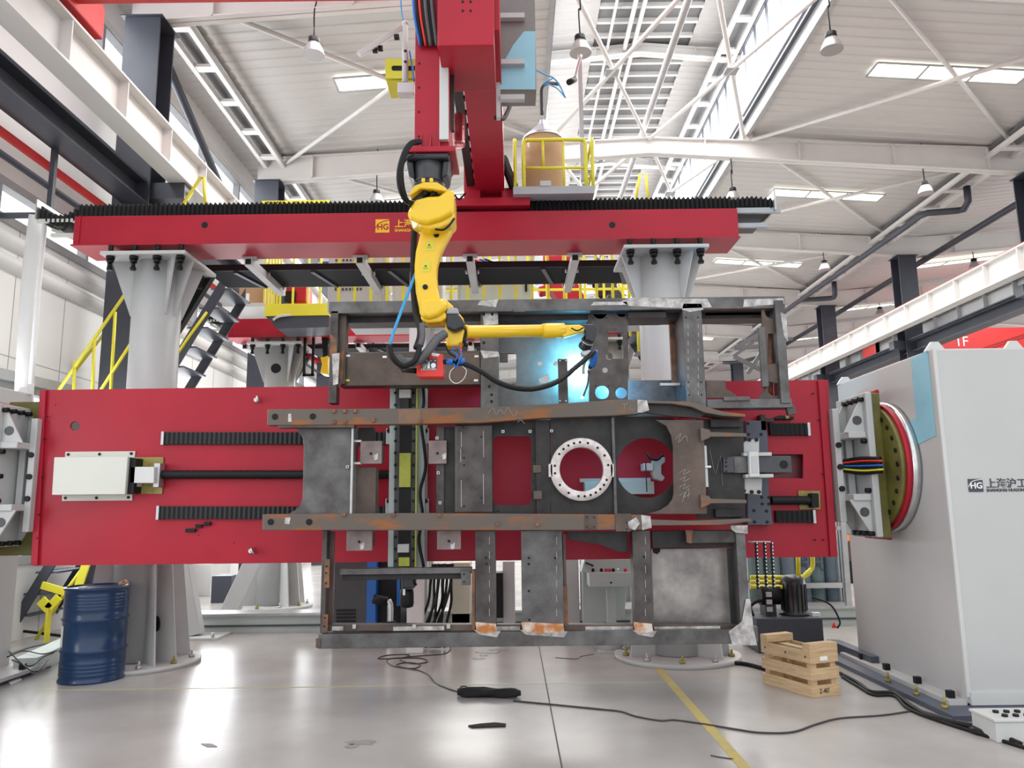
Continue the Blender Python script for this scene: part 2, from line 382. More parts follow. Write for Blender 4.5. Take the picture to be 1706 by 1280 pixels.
# rafters
def rafter(Y, label):
    t = thing('roof_rafter', label, 'rafter', (XM, Y, EAVE), 'tapered white roof rafters')
    def seg(x0, zb0, x1, zb1, h0, h1, name='girder'):
        mb = MB(); wdt = .11; n = Vector((0, 1, 0))
        mb.prism([(x0, Y - .012, zb0), (x1, Y - .012, zb1), (x1, Y - .012, zb1 + h1), (x0, Y - .012, zb0 + h0)], (0, .024, 0))
        mb.prism([(x0, Y - wdt, zb0), (x1, Y - wdt, zb1), (x1, Y - wdt, zb1 + .025), (x0, Y - wdt, zb0 + .025)], (0, 2 * wdt, 0))
        mb.prism([(x0, Y - wdt, zb0 + h0 - .025), (x1, Y - wdt, zb1 + h1 - .025), (x1, Y - wdt, zb1 + h1), (x0, Y - wdt, zb0 + h0)], (0, 2 * wdt, 0))
        L = x1 - x0; k = 1.3
        while k < L - .5:
            a = k / L; mb.box(x0 + k - .01, x0 + k + .01, Y - wdt, Y + wdt, zb0 + (zb1 - zb0) * a, zb0 + (zb1 - zb0) * a + h0 + (h1 - h0) * a); k += 2.2
        return mb.build(name, STRW, t)
    seg(XL - .3, EAVE, XM, EAVE + .63, .62, .40); seg(XM, EAVE + .63, XR + .3, EAVE, .40, .62)
    seg(.8, 12.1, 3.2, 12.32, .24, .24, 'monitor_girder'); seg(3.2, 12.32, 5.6, 12.1, .24, .24, 'monitor_girder')
    MB().box(.68, .92, Y - .1, Y + .1, EAVE + .9, 12.2).build('monitor_post', STRW, t)
    MB().box(5.48, 5.72, Y - .1, Y + .1, EAVE + .9, 12.2).build('monitor_post', STRW, t)
    for k in range(5):
        for xx in (6.4 + k * 1.1, -4.6 + k * 1.1):
            if Y < 32: MB().bar((xx, Y + .02, zr(xx) - .55), (xx + .02, Y + .62, zr(xx) - .03), .04, .04).build('fly_brace', STRW, t)
    seg(XR + .3, EAVE, 21.5, EAVE + .72, .62, .40); seg(21.5, EAVE + .72, 31, EAVE, .40, .62)
ordn = ['over the robot mast', 'meeting the roof above the wire drum platform', 'behind the wire drum platform rafter', 'fourth from the camera', 'fifth from the camera', 'sixth from the camera', 'seventh from the camera', 'at the far end wall']
for Y, s_ in zip(YF[1:], ordn): rafter(Y, 'white tapered roof rafter across the hall, ' + s_)
# columns
def column(X, Y, label):
    t = thing('steel_column', label, 'column', (X, Y, 0), 'dark slate steel columns')
    mb = MB().box(X - .27, X + .27, Y - .25, Y - .22, 0, EAVE - .02).box(X - .27, X + .27, Y + .22, Y + .25, 0, EAVE - .02).box(X - .02, X + .02, Y - .22, Y + .22, 0, EAVE - .02)
    mb.build('shaft', NAVY, t)
    MB().box(X - .32, X + .32, Y - .3, Y + .3, EAVE - .02, EAVE).build('cap_plate', NAVY, t)
    MB().box(X - .6 if X > 0 else X - .2, X + .2 if X > 0 else X + .75, Y - .15, Y + .15, 6.2, 6.45).build('bracket', NAVY, t)
lc = ['beside the first left window, full height', 'second in the left row, near the stair', 'third in the left row', 'fourth in the left row', 'fifth in the left row', 'sixth in the left row', 'seventh in the left row', 'last in the left row']
for Y, s_ in zip(YF[1:], lc): column(XL, Y, 'dark slate steel hall column, ' + s_)
rc = ['at the right edge of the photo', 'under the dark ceiling pipe', 'behind the larger right column', 'third visible in the right row', 'fourth visible in the right row', 'fifth visible in the right row', 'last of the right row']
for Y, s_ in zip(YF[2:], rc): column(XR, Y, 'dark slate steel hall column on the right, ' + s_)
# roof bracing
def brace(a, b, label, r=.045, m=STRW):
    tag(MB().cyl(a, b, r, n=8).build('brace_rod', m), label, 'brace', 'diagonal roof brace rods')
zc = 10.2
names = {11: 'nearest bay', 17: 'second bay', 23: 'third bay'}
for Y in (11, 17, 23):
    nm = names[Y]
    for x0, x1, sd in ((-5.2, .7, 'the left slope'), (.9, 3.2, 'the monitor left half'), (3.3, 5.5, 'the monitor right half'), (5.7, 11.9, 'the right slope')):
        za = min(zr(x0), 10.3) - .12; zb = min(zr(x1), 10.3) - .12
        brace((x0, Y + .1, za), (x1, Y + 5.9, zb), 'white brace rod under %s, %s, running away rightwards' % (sd, nm))
        brace((x0, Y + 5.9, za - .09), (x1, Y + .1, zb - .09), 'white brace rod under %s, %s, running away leftwards' % (sd, nm))
    for x in (2.05, 4.4):
        tag(MB().box(x - .13, x + .13, Y + 2.87, Y + 3.13, zc - .17, zc - .15).build('brace_node_plate', PALEP), 'small grey square plate where two brace rods cross, %s, %s' % ('left half' if x < 3 else 'right half', nm), 'plate')
# eave and monitor-edge ladder strips
def ladder(x0, x1, z, label):
    t = thing('ladder_truss', label, 'truss', (x0, 5, z))
    MB().box(x0 - .04, x0 + .05, 5, 53, z, z + .10).build('chord', STRW, t); MB().box(x1 - .05, x1 + .04, 5, 53, z, z + .10).build('chord', STRW, t)
    y = 5.6
    while y < 52: MB().box(x0, x1, y, y + .18, z + .01, z + .07).build('rung', STRW, t); y += 1.2
    MB().box(x0, x1, 5, 53, z + .22, z + .24).build('gutter_plate', GREYP, t)
ladder(-5.72, -5.3, 9.52, 'white ladder-like eave truss along the left column row')
ladder(11.2, 11.8, 9.52, 'white ladder-like eave truss left of the right column row')
ladder(4.95, 5.35, 12.02, 'white ladder-like truss along the monitor windows')
# skylights
n = 3
def sky(x0, x1, Y):
    global n
    n += 1; w_ = (x1 - x0) / 3; zf = lambda x: zr(x) - .055 if x < 12 else zr(12.2) + .11 * (x - 12.5) - .2
    s_ = MB().prism([(x0, Y, zf(x0)), (x1, Y, zf(x1)), (x1, Y + .5, zf(x1)), (x0, Y + .5, zf(x0))], (0, 0, -.01)).build('window_%d' % n, GLOW2); struct(s_)
    mb = MB()
    for k in range(4):
        x = x0 + w_ * k; mb.box(x - .02, x + .02, Y, Y + .5, zf(x) - .03, zf(x) - .012)
    for yy in (Y, Y + .5): mb.prism([(x0, yy - .02, zf(x0) - .03), (x1, yy - .02, zf(x1) - .03), (x1, yy - .02, zf(x1) - .01), (x0, yy - .02, zf(x0) - .01)], (0, .04, 0))
    mb.build('window_frame', PALEP, s_)
for Y in (13.8, 19.8, 25.8, 31.8, 37.8):
    sky(-3.4, -.3, Y); sky(7.2, 10.2, Y); sky(14.2, 17.4, Y)
# ---- left wall
XW = -6.35
mb = MB().box(XW - .2, XW, 3, 54, 0, 1.0); struct(mb.build('wall_left_low', WALLM))
wl = MB().box(XW - .2, XW, 3, 54, 3.2, 5.25)
struct(wl.build('wall_left', WALLM))
mb = MB()
for z in (4.72, 5.0): mb.cyl((XW - .03, 3, z), (XW - .03, 54, z), .12, n=24)
struct(mb.build('trim_4', WALLM))
mb = MB(); y = 4.0
while y < 54: mb.box(XW, XW + .004, y, y + .012, 0, 5.2); y += 1.1
mb.box(XW, XW + .004, 3, 54, 3.55, 3.56)
struct(mb.build('trim_5', PALEP))
struct(MB().box(XW - .2, XW, 3, 54, 5.72, 7.9).build('wall_left_middle', WALLM))
struct(MB().box(XW - .2, XW, 3, 54, 9.2, 9.75).build('wall_left_top', WALLM))
struct(MB().box(XW - .2, XW + .05, 3, 54, 9.16, 9.26).build('trim_6', STRW))
for nm, z0, z1, st in (('window_30', 1.0, 3.2, 1.5), ('window_31', 5.25, 5.72, 2.0), ('window_32', 7.9, 9.2, 2.0)):
    wn = struct(MB().box(XW - .15, XW - .12, 3, 54, z0, z1).build(nm, GLOW)); mb = MB(); y = 3
    while y < 54: mb.box(XW - .18, XW + .02, y, y + .07, z0, z1); y += st
    mb.box(XW - .18, XW + .03, 3, 54, z0 - .05, z0 + .06); mb.box(XW - .18, XW + .03, 3, 54, z1 - .06, z1 + .05)
    mb.build('window_frame', PALEP, wn)
# far end wall and the far right wall
struct(MB().box(-6.5, 33, 54, 54.3, 0, 13).build('wall_back', WALLM))
mb = MB(); z = 1.2
while z < 9: mb.box(-6.4, 33, 53.93, 54, z, z + .05); z += .9
struct(mb.build('trim_7', PALEP))
mb = MB()
for k in range(16): mb.box(-6 + k * 2.4, -6 + k * 2.4 + .06, 53.9, 54, 0, 10)
struct(mb.build('trim_8', PALEP))
k = 40
for x in range(-4, 32, 4):
    k += 1; wn = struct(MB().box(x, x + 2.8, 53.85, 53.9, 4.6, 6.1).build('window_%d' % k, GLOW)); MB().box(x - .05, x + 2.85, 53.8, 53.85, 5.32, 5.38).box(x + 1.37, x + 1.43, 53.8, 53.85, 4.6, 6.1).build('window_frame', PALEP, wn)
struct(MB().box(33, 33.3, 3, 54, 0, 10).build('wall_right', WALLM))
k = 60
for y in range(8, 52, 6):
    k += 1; wn = struct(MB().box(32.9, 32.97, y, y + 4.6, 1.0, 5.0).build('window_%d' % k, GLOW)); MB().box(32.85, 32.95, y, y + 4.6, 2.95, 3.02).box(32.85, 32.95, y + 2.2, y + 2.3, 1, 5).build('window_frame', PALEP, wn)

# ---- crane girders on both column rows
def girder(X, z0, z1, y0, y1, label, wd=.30, m=STRW, st=True, name='crane_girder', rail=None):
    t = thing(name, label, 'crane girder', (X, y0, z0))
    MB().box(X - wd / 2, X + wd / 2, y0, y1, z1 - .03, z1).build('top_flange', m, t)
    MB().box(X - wd / 2, X + wd / 2, y0, y1, z0, z0 + .03).build('bottom_flange', m, t)
    MB().box(X - .012, X + .012, y0, y1, z0 + .03, z1 - .03).build('web', m, t)
    if st:
        y = y0 + .5
        while y < y1: MB().box(X - wd / 2 + .01, X + wd / 2 - .01, y, y + .02, z0 + .03, z1 - .03).build('stiffener', m, t); y += 1.25
    if rail: MB().box(X - .04, X + .04, y0, y1, z1, z1 + .07).build('crane_rail', rail, t)
    return t
girder(-4.95, 6.45, 7.02, 3.5, 53, 'white crane girder with web stiffeners running along the left wall', rail=NAVY)
girder(11.45, 6.62, 7.22, 3.5, 53, 'white crane girder with a red rail running along the right column row', rail=RED2)
girder(-5.55, 6.10, 6.44, 3.5, 53, 'dark slate beam below and behind the white left girder', wd=.36, m=NAVY, st=False, name='runway_beam')
girder(12.25, 6.08, 6.42, 3.5, 53, 'dark slate beam behind the right hand white crane girder', wd=.36, m=NAVY, st=False, name='runway_beam')
girder(12.95, 6.62, 7.2, 3.5, 53, 'grey crane girder of the next nave behind the white one', m=PALEP)
tag(MB().box(-5.66, -5.38, 3.5, 53, 6.45, 6.47).build('runway_flange', SLATE), 'slate blue steel strip on top of the dark left beam', 'flange')
tag(MB().box(12.0, 12.4, 3.5, 53, 6.43, 6.46).build('runway_flange', SLATE), 'slate blue steel strip on top of the dark right beam', 'flange')
tag(MB().cyl((-5.9, 3.5, 5.98), (-5.9, 53, 5.98), .055).build('sprinkler_pipe', RED2), 'red pipe running along the left wall below the dark beam', 'pipe')
tag(MB().cyl((-5.75, 3.5, 5.62), (-5.75, 53, 5.62), .04).build('conduit_pipe', NAVY), 'thin dark pipe below the red pipe on the left wall', 'pipe')
tag(MB().cyl((13.4, 8, 5.85), (13.4, 53, 5.85), .06).build('sprinkler_pipe', RED2), 'red pipe behind the dark beam of the right column row', 'pipe')
for k, Y in enumerate((5.2, 7.1, 9.0, 13.2)):
    tag(MB().box(-5.72, -5.66, Y, Y + .06, 5.2, 6.1).box(-6.3, -5.66, Y, Y + .06, 5.2, 5.26).build('pipe_hanger', NAVY), 'dark steel hanger holding the red pipe, %s from the camera' % ('first', 'second', 'third', 'fourth')[k], 'hanger', 'pipe hangers on the left wall')
tag(MB().cyl((-5.6, 11.3, 9.0), (-5.6, 15.6, 7.15), .07).build('knee_brace', NAVY), 'long dark slanting brace tube between the two left columns', 'brace')
# wind bracing of far wall seen through the workpiece
# dark drain pipes under the right roof
tag(MB().tube([atz(1614, 342, 9.0) + Vector((0, 0, .5)), atz(1614, 342, 9.0) + Vector((0, 0, .1)), atz(1606, 349, 9.0), atz(1596, 351, 9.0), atz(1545, 355, 9.0), atz(1532, 360, 9.0), atz(1510, 377, 9.0), atz(1314, 514, 9.0), atz(1228, 578, 9.0)], .085, sub=1).build('drain_pipe', NAVY), 'dark drain pipe with elbows hung under the right roof slope', 'pipe')
tag(MB().tube([(12.9, 14, 9.05), (12.9, 24, 9.05), (12.9, 36, 9.0), (12.0, 39, 8.9), (11.0, 39.4, 8.9)], .09, sub=2).build('drain_pipe', NAVY), 'long dark drain pipe passing behind the right columns', 'pipe')
tag(MB().tube([atz(1335, 500, 9.05), atz(1384, 497, 9.05), atz(1390, 493, 9.05), atz(1391, 490, 9.05), atz(1391, 490, 9.05) + Vector((0, 0, .45))], .09, sub=2).build('drain_pipe', NAVY), 'short dark drain pipe branch with an upturned end', 'pipe')
# pendant lamps
def pendant(x, Y, z, label, ztop=None):
    t = thing('pendant_lamp', label, 'lamp', (x, Y, z), 'bell-shaped pendant lamps')
    zt = ztop or (zr(x) if x < 12.2 else 10.0)
    if .8 < x < 5.6: zt = EAVE + .63
    MB().tube([(x, Y, zt), (x + .02, Y, zt - .5), (x - .01, Y, z + .75), (x, Y, z + .30)], .012, n=6, sub=3).build('cord', BLACK, t)
    MB().lathe((x, Y, z + .20), (0, 0, 1), [(.085, 0), (.088, .02), (.085, .09), (.04, .11)], 20).build('driver_housing', BLACK, t)
    MB().lathe((x, Y, z), (0, 0, 1), [(.17, 0), (.168, .012), (.15, .08), (.115, .15), (.085, .20), (.075, .20), (.11, .145), (.145, .07), (.16, .012)], 28).build('lamp_shade', LAMPM, t)
    return t
L1 = 'silver bell pendant lamp, '
pend = [(-3.0, 10.9, 8.62, 'upper left, before the left skylight'), (1.12, 10.9, 8.6, 'above the wire drum'), (5.0, 10.9, 8.6, 'before the monitor windows'),
        (-3.1, 17, 8.75, 'just above the bellows left of the robot'), (5.2, 17, 8.7, 'just above the right end of the bellows'), (9.7, 17, 8.8, 'between the two upper right skylights'),
        (9.75, 23, 8.85, 'left of the larger right column'), (14.4, 23, 8.85, 'right of the larger right column'), (14.3, 29, 8.9, 'right of the farther right column'), (19.5, 29, 8.9, 'over the white crane girder at the right edge'), (9.7, 29, 8.9, 'left of the farther right column')]
for x, Y, z, s_ in pend: pendant(x, Y, z - .1, L1 + s_)
# red overhead crane at the top left, and red cranes in the next nave
t = thing('overhead_crane', 'red overhead crane bridge resting on the left white girder', 'crane', (-4.95, 7.5, 7.1))
a = at(84, 10, 7.9)
MB().box(-5.0, 11.3, 7.2, 7.8, at(200, 6, 7.8).z, at(200, 6, 7.8).z + .9).build('bridge_girder', RED2, t)
MB().box(-5.12, -4.80, 6.3, 8.35, 7.13, 7.55).build('end_truck', RED2, t, .02)
t = thing('overhead_crane', 'red overhead crane bridge in the next nave, far right', 'crane', (18, 27, 7.2))
MB().box(12.8, 31, 26.5, 27.5, 6.75, 7.65).build('bridge_girder', RED2, t); MB().box(12.6, 13.3, 25.5, 28.5, 7.2, 7.6).build('end_truck', RED2, t)
text('marking', '1F', (15.6, 26.49, 7.0), .5, TEXTW, t)
tag(MB().box(8.2, 30, 44, 45, 6.9, 7.9).build('crane_bridge', RED2), 'small far red crane bridge beyond the right columns', 'crane')
# ================================================================ GANTRIES
def bolt(mb, x, y, z, r=.035, L=.16):
    mb.cyl((x, y, z + .005), (x, y, z - .035), r * 1.35, n=12); mb.cyl((x, y, z - .035), (x, y, z - .075), r * 1.1, n=6)
    mb.cyl((x, y, z - .075), (x, y, z - L * .8), r * .6, n=10); mb.cyl((x, y, z - L * .8), (x, y, z - L), r * .95, n=6)
BZ = 4.54
def gcolumn(X, Y, label, hole=None, first_oval=False):
    t = thing('gantry_column', label, 'column', (X, Y, 0), 'round grey-white gantry columns')
    MB().cyl((X, Y, .05), (X, Y, BZ - .14), .26, n=48).build('shaft', GREYW, t)
    MB().box(X - .47, X + .47, Y - .42, Y + .48, BZ - .14, BZ - .10).build('top_plate', GREYW, t, .006)
    MB().lathe((X, Y, 0), (0, 0, 1), [(.66, 0), (.66, .045)], 40).build('base_plate', GREYW, t)
    for ax, ay in ((-1, -.35), (1, -.35), (-1, .6), (1, .6), (.8, -.8)):
        d = Vector((ax, ay, 0)).normalized(); tn = Vector((-d.y, d.x, 0)) * .009
        a = Vector((X, Y, 0)) + d * .25; o1, o2 = a + d * .20, a + d * .02
        zt = BZ - .14
        MB().prism([a + Vector((0, 0, zt)) - tn, a + d * (.24 if abs(ax) > .9 else .20) + Vector((0, 0, zt)) - tn, a + d * .02 + Vector((0, 0, zt - .62)) - tn, a + Vector((0, 0, zt - .62)) - tn], tn * 2).build('gusset', GREYW, t)
        MB().prism([a + Vector((0, 0, .045)) - tn, a + d * .30 + Vector((0, 0, .045)) - tn, a + d * .12 + Vector((0, 0, 1.55)) - tn, a + Vector((0, 0, 1.75)) - tn], tn * 2).build('foot_gusset', GREYW, t)
    if first_oval:
        MB().pp(circ(259.5, 1040, 5.5, 20, 13), Y - .15, .03).build('access_hole', BLACK, t)
    for i in range(4):
        mb = MB(); bolt(mb, X - .39 + .26 * i, Y - .34, BZ - .14); mb.cyl((X - .39 + .26 * i, Y - .34, BZ - .10), (X - .39 + .26 * i, Y - .34, BZ - .012), .028, n=10); mb.build('bolt', BLACK, t)
    for i in range(3):
        mb = MB(); bolt(mb, X - .30 + .3 * i, Y + .42, BZ - .14); mb.build('bolt', BLACK, t)
    for i in range(10):
        a = 2 * PI * i / 10 + .2; c = Vector((X + .57 * math.cos(a), Y + .57 * math.sin(a), .045))
        MB().cyl(c, c + Vector((0, 0, .03)), .032, n=6).cyl(c, c + Vector((0, 0, .075)), .013, n=8).build('anchor_bolt', BRASS if i % 2 else ALU, t)
    if hole:
        hx, hz = hole; MB().cyl((X + hx, Y - .263, hz), (X + hx, Y - .20, hz), .085, n=24).build('cable_hole', BLACK, t)
    return t
def bellows(name, x0, x1, y0, y1, z0, z1, label, parent=None, drop=None):
    mb = MB(); x = x0; k = 0; p = .026; ring = None
    while x <= x1:
        h = 0 if k % 2 else -.024; dz = drop(x) if drop else 0
        r = [mb.bm.verts.new(v) for v in ((x, y0 - h, z0 + dz), (x, y1 + h, z0 + dz), (x, y1 + h, z1 + h + dz), (x, y0 - h, z1 + h + dz))]
        if ring:
            for i in range(4): mb.bm.faces.new((ring[i], ring[(i + 1) % 4], r[(i + 1) % 4], r[i]))
        else: mb.bm.faces.new(r[::-1])
        ring = r; x += p; k += 1
    mb.bm.faces.new(ring)
    o = mb.build(name, BLACK, parent)
    return tag(o, label)
def gantry(Y, first):
    s1 = 'front' if first else 'rear'
    X0, X1 = -4.88, 2.55
    t = thing('gantry_beam', 'long red gantry box beam on the %s' % ('two nearest round columns, with yellow lettering' if first else 'farther columns behind the workpiece'), 'beam', (X0, Y, BZ))
    plate_holes = []
    MB().box(X0, X1, Y, Y + .50, BZ, BZ + .34).build('box_beam', RED, t, .006)
    MB().box(X0 - .01, X1 + .01, Y - .025, Y + .52, BZ - .012, BZ + .004).build('lower_flange', RED, t)
    MB().box(X0 + .06, X0 + .075, Y - .012, Y, BZ, BZ + .34).build('weld_seam', RED, t)
    for hx in (341, 1020):
        p = at(hx, 375, Y); MB().cyl((p.x, Y - .003, p.z), (p.x, Y + .05, p.z), .036, n=24).build('lifting_hole', BLACK, t)
    MB().box(X0 - .45, X0, Y + .04, Y + .08, BZ + .29, BZ + .33).box(X0 - .28, X0, Y + .04, Y + .08, BZ + .12, BZ + .16).bar((X0 - .42, Y + .3, BZ + .3), (X0 - .02, Y + .06, BZ + .10), .03, .04).build('end_bracket', BEIGE, t)
    MB().box(X1, X1 + .5, Y + .04, Y + .08, BZ + .30, BZ + .36).box(X1, X1 + .34, Y + .04, Y + .08, BZ + .13, BZ + .18).build('end_bracket', PALEP, t); MB().box(X1, X1 + .30, Y + .14, Y + .44, BZ + .20, BZ + .28).build('end_tray', DGREY, t)
    bellows('bellows', X0 + .02, -.45 if first else 0.6, Y + .03, Y + .53, BZ + .345, BZ + .50, 'black accordion bellows', t)
    bellows('bellows', .22 if first else .9, X1 - .02, Y + .03, Y + .53, BZ + .345, BZ + .50, 'black accordion bellows', t)
    bellows('bellows_end', X0 - .42, X0 + .05, Y + .03, Y + .5, BZ + .36, BZ + .50, 'sagging bellows end', t, drop=lambda x: -.10 * math.sin(PI * min(1, max(0, (x - X0 + .42) / .46))) * 1.2)
    bellows('bellows_end', X1 - .05, X1 + .42, Y + .03, Y + .5, BZ + .36, BZ + .48, 'sagging bellows end', t, drop=lambda x: .02 * math.sin((x - X1) * 9))
    MB().box(X0 - .45, X0 - .435, Y, Y + .5, BZ + .32, BZ + .55).build('end_plate', ALU, t); MB().box(X1 + .42, X1 + .44, Y, Y + .5, BZ + .32, BZ + .55).build('end_plate', ALU, t)
    if first:
        a, b = at(625.5, 388, Y), at(649, 365.5, Y)
        MB().box(a.x, b.x, Y - .004, Y, a.z, b.z).build('logo_square', TEXTY, t)
        text('logo_letters', 'HG', (a.x + .016, Y - .005, a.z + .035), .095, RED, t, bold=.002, sx=.95)
        mb = MB(); mb.tube([(a.x - .002, Y - .006, a.z + .055), (a.x + .05, Y - .006, a.z + .115), (b.x + .01, Y - .006, b.z - .004)], .004, n=6).build('logo_swoosh', RED, t)
        p = at(657.5, 378, Y); text('lettering', '\u4e0a\u6d77\u6caa\u5de5', (p.x, Y - .003, p.z), .10, TEXTY, t, bold=.002)
        p = at(657.5, 386.5, Y); text('lettering', 'SHANGHAI HUGONG', (p.x, Y - .003, p.z), .048, TEXTY, t, bold=.0012)
    # tray with its bearer tubes
    tr = thing('cable_tray', 'dark wide cable tray hung behind the %s red beam' % s1, 'tray', (-4.2, Y + .85, BZ))
    MB().box(-3.75, 1.72, Y + .92, Y + 1.62, BZ - .03, BZ - .01).build('tray_pan', TRAY, tr)
    MB().box(-3.75, 1.72, Y + .90, Y + .92, BZ - .03, BZ + .05).box(-3.75, 1.72, Y + 1.62, Y + 1.64, BZ - .03, BZ + .05).build('tray_side', BLACK, tr)
    MB().bar((-3.70, Y + .9, BZ - .02), (-4.30, Y + .9, BZ - 1.1), .10, .18).build('drop_section', BLACK, tr)
    for k in range(6): MB().bar((-3.4 + k * .95, Y + .94, BZ - .04), (-3.25 + k * .95, Y + 1.62, BZ - .04), .05, .02).build('tray_rib', NAVY, tr)
    for k, px in enumerate((415, 600, 783, 958)):
        x = at(px, 428, Y + .42).x
        b = thing('tray_bearer', 'square white tube under the %s red beam carrying the tray, %s from the left' % (s1, ('first', 'second', 'third', 'fourth')[k]), 'bearer', (x, Y + .4, BZ - .1), 'square bearer tubes under the red beams')
        MB().box(x - .045, x + .045, Y + .40, Y + 1.72, BZ - .125, BZ - .035).build('square_tube', GREYW, b)
        MB().box(x - .032, x + .032, Y + .397, Y + .401, BZ - .112, BZ - .048).build('open_end', BLACK, b)
        MB().box(x - .085, x + .085, Y + .42, Y + .50, BZ - .04, BZ - .012).build('clamp_plate', GREYW, b)
        mb = MB()
        for dx in (-.07, .07):
            for yy in (Y + .95, Y + 1.55): mb.cyl((x + dx, yy, BZ - .09), (x + dx, yy, BZ - .03), .014, n=8)
        mb.build('tray_bolt', ALU, b)
    return t
GY = 8.2
gantry(GY, True)
gantry(GY + 4.7, False)
gcolumn(-4.05, GY + .33, 'round grey-white gantry column behind the blue drum, black oval hole low down', first_oval=True)
gcolumn(1.72, GY + .33, 'round grey-white gantry column behind the wooden crate end of the workpiece')
gcolumn(-4.05, GY + 5.03, 'round grey-white column of the rear gantry with a round hole near its top', hole=(.0, 4.0))
gcolumn(1.72, GY + 5.03, 'round grey-white column of the rear gantry seen through the workpiece')

# boom, mast and carriage of the front gantry
t = thing('gantry_boom', 'red cantilever boom reaching from the front gantry towards the camera, robot mast beside it', 'boom', (-.15, 5.3, 5.1))
zb = 5.12
xa, xb = at(762, 55, 5.3).x, at(822, 55, 5.3).x
MB().box(xa, xb + .05, 5.25, 8.95, zb, zb + .42).build('boom_beam', RED, t, .006)
MB().box(at(730, 40, 5.15).x, at(823, 40, 5.15).x, 5.12, 5.75, at(775, 76, 5.12).z, at(775, 76, 5.12).z + 1.0).build('head_plate', RED, t, .01)
for px in (771, 784):
    for py in (3, 18):
        q = at(px, py, 5.12); MB().cyl((q.x, 5.115, q.z), (q.x, 5.13, q.z), .009, n=10).build('bolt', BLACK, t)
MB().box(xa - .10, xa - .02, 5.5, 8.3, zb + .05, zb + .12).build('linear_rail', STEELD, t)
for k in range(12): MB().box(xa - .018, xa, 5.55 + k * .25, 5.60 + k * .25, zb + .05, zb + .08).build('rail_clip', BLACK, t)
# saddle on the beam
a, b = at(752, 345, GY - .03), at(883, 330, GY - .03)
MB().box(at(735, 340, GY).x, b.x, GY - .06, GY + .66, a.z, b.z).build('saddle', RED, t, .008)
MB().box(at(773, 300, GY).x, at(800, 300, GY).x, GY - .02, GY + .1, b.z, at(785, 253, GY).z).build('riser_plate', RED, t, .006)
MB().box(at(800, 300, GY).x, at(860, 300, GY).x, GY + .15, GY + .6, b.z, zb + .1).build('riser_block', RED, t, .006)
MB().pp([(836, 304), (848, 332), (836, 332)], GY, .03).build('gusset', RED, t)
m_ = MB(); p0, p1 = at(838, 262, GY + .1), at(856, 312, GY + .1)
m_.cyl(p0, p1, .055, n=20); m_.bar(p0, p1, .10, .07); m_.build('drive_motor', BLK2, t, .01)
mb = MB(); mb.pp(rrect(754, 186, 774, 238, 5), 6.2, .12); mb.build('foil_wrapped_motor', FOIL, t, .02)
MB().tube([at(757, 325, 7.8), at(765, 332, 7.8), at(775, 322, 7.9)], .012).build('cable_loop', BLACK, t)

t = thing('robot_mast', 'vertical red mast column holding the yellow robot upside down', 'mast', (-.75, 5.45, 4.3))
MY = 5.45
x0, x1 = at(691, 150, MY).x, at(749, 150, MY).x
zf_ = at(720, 247, MY - .05).z
MB().box(x0, x1, MY, MY + .30, zf_, 6.6).build('mast_column', RED, t, .008)
MB().box(at(731, 30, MY).x, x1 + .04, MY - .12, MY, at(740, 78, MY - .12).z, 6.6).build('mast_cover', RED, t, .006)
MB().box(at(732, 150, MY - .05).x, at(747, 150, MY - .05).x, MY - .05, MY - .002, at(740, 232, MY - .05).z, at(740, 76, MY - .05).z).build('white_cover_strip', WHITE, t, .004)
MB().box(at(746, 90, MY - .05).x, at(763, 90, MY - .05).x, MY - .05, MY - .002, at(740, 103, MY - .05).z, at(740, 76, MY - .05).z).build('white_cover_bracket', WHITE, t, .004)
q = at(755, 82, MY - .06); MB().box(q.x - .02, q.x + .06, MY - .06, MY - .04, q.z - .03, q.z + .03).build('sensor', BLACK, t)
MB().box(x0 - .05, x1 + .05, MY - .06, MY + .36, zf_ - .03, zf_ + .012).build('mast_flange', RED, t, .004)
for dx in (-.08, -.01, .06):
    xm = (x0 + x1) / 2 + dx; MB().prism([(xm - .006, MY, zf_), (xm - .006, MY - .045, zf_), (xm - .006, MY, zf_ + .16)], (.012, 0, 0)).build('flange_rib', RED, t)
mb = MB()
for dx in (-.1, .1):
    for k in range(9): mb.cyl(((x0 + x1) / 2 + dx, MY - .002, zf_ + .12 + .2 * k), ((x0 + x1) / 2 + dx, MY - .008, zf_ + .12 + .2 * k), .007, n=8)
mb.build('screw', BLACK, t)
MB().box(x1 + .005, x1 + .03, MY + .05, MY + .1, zf_ + .2, 6.2).build('rack_rail', STEELD, t)
# cable bundle into the mast
for k, (dx, mm, lb) in enumerate(((0, BLUEC, 'blue cable'), (5, BLACK, None), (10, TRED, 'red cable'), (15, BLACK, None), (20, HOSE, 'grey ribbed hose'), (26, BLACK, None), (31, HOSE, None))):
    o = MB().tube([at(687 + dx * .95, -40, MY - .12), at(690 + dx, 20, MY - .10), at(700 + dx * .9, 76, MY - .03)], .011 if mm is not HOSE else .018, n=8).build('mast_cable', mm)
    tag(o, ['blue cable leftmost in the bundle on the mast', 'black cable right of the blue one on the mast', 'red cable in the bundle on the mast', 'black cable right of the red one on the mast', 'left grey ribbed hose in the bundle on the mast', 'black cable between the two ribbed hoses on the mast', 'right grey ribbed hose in the bundle on the mast'][k], 'cable', 'cables bundled on the mast')
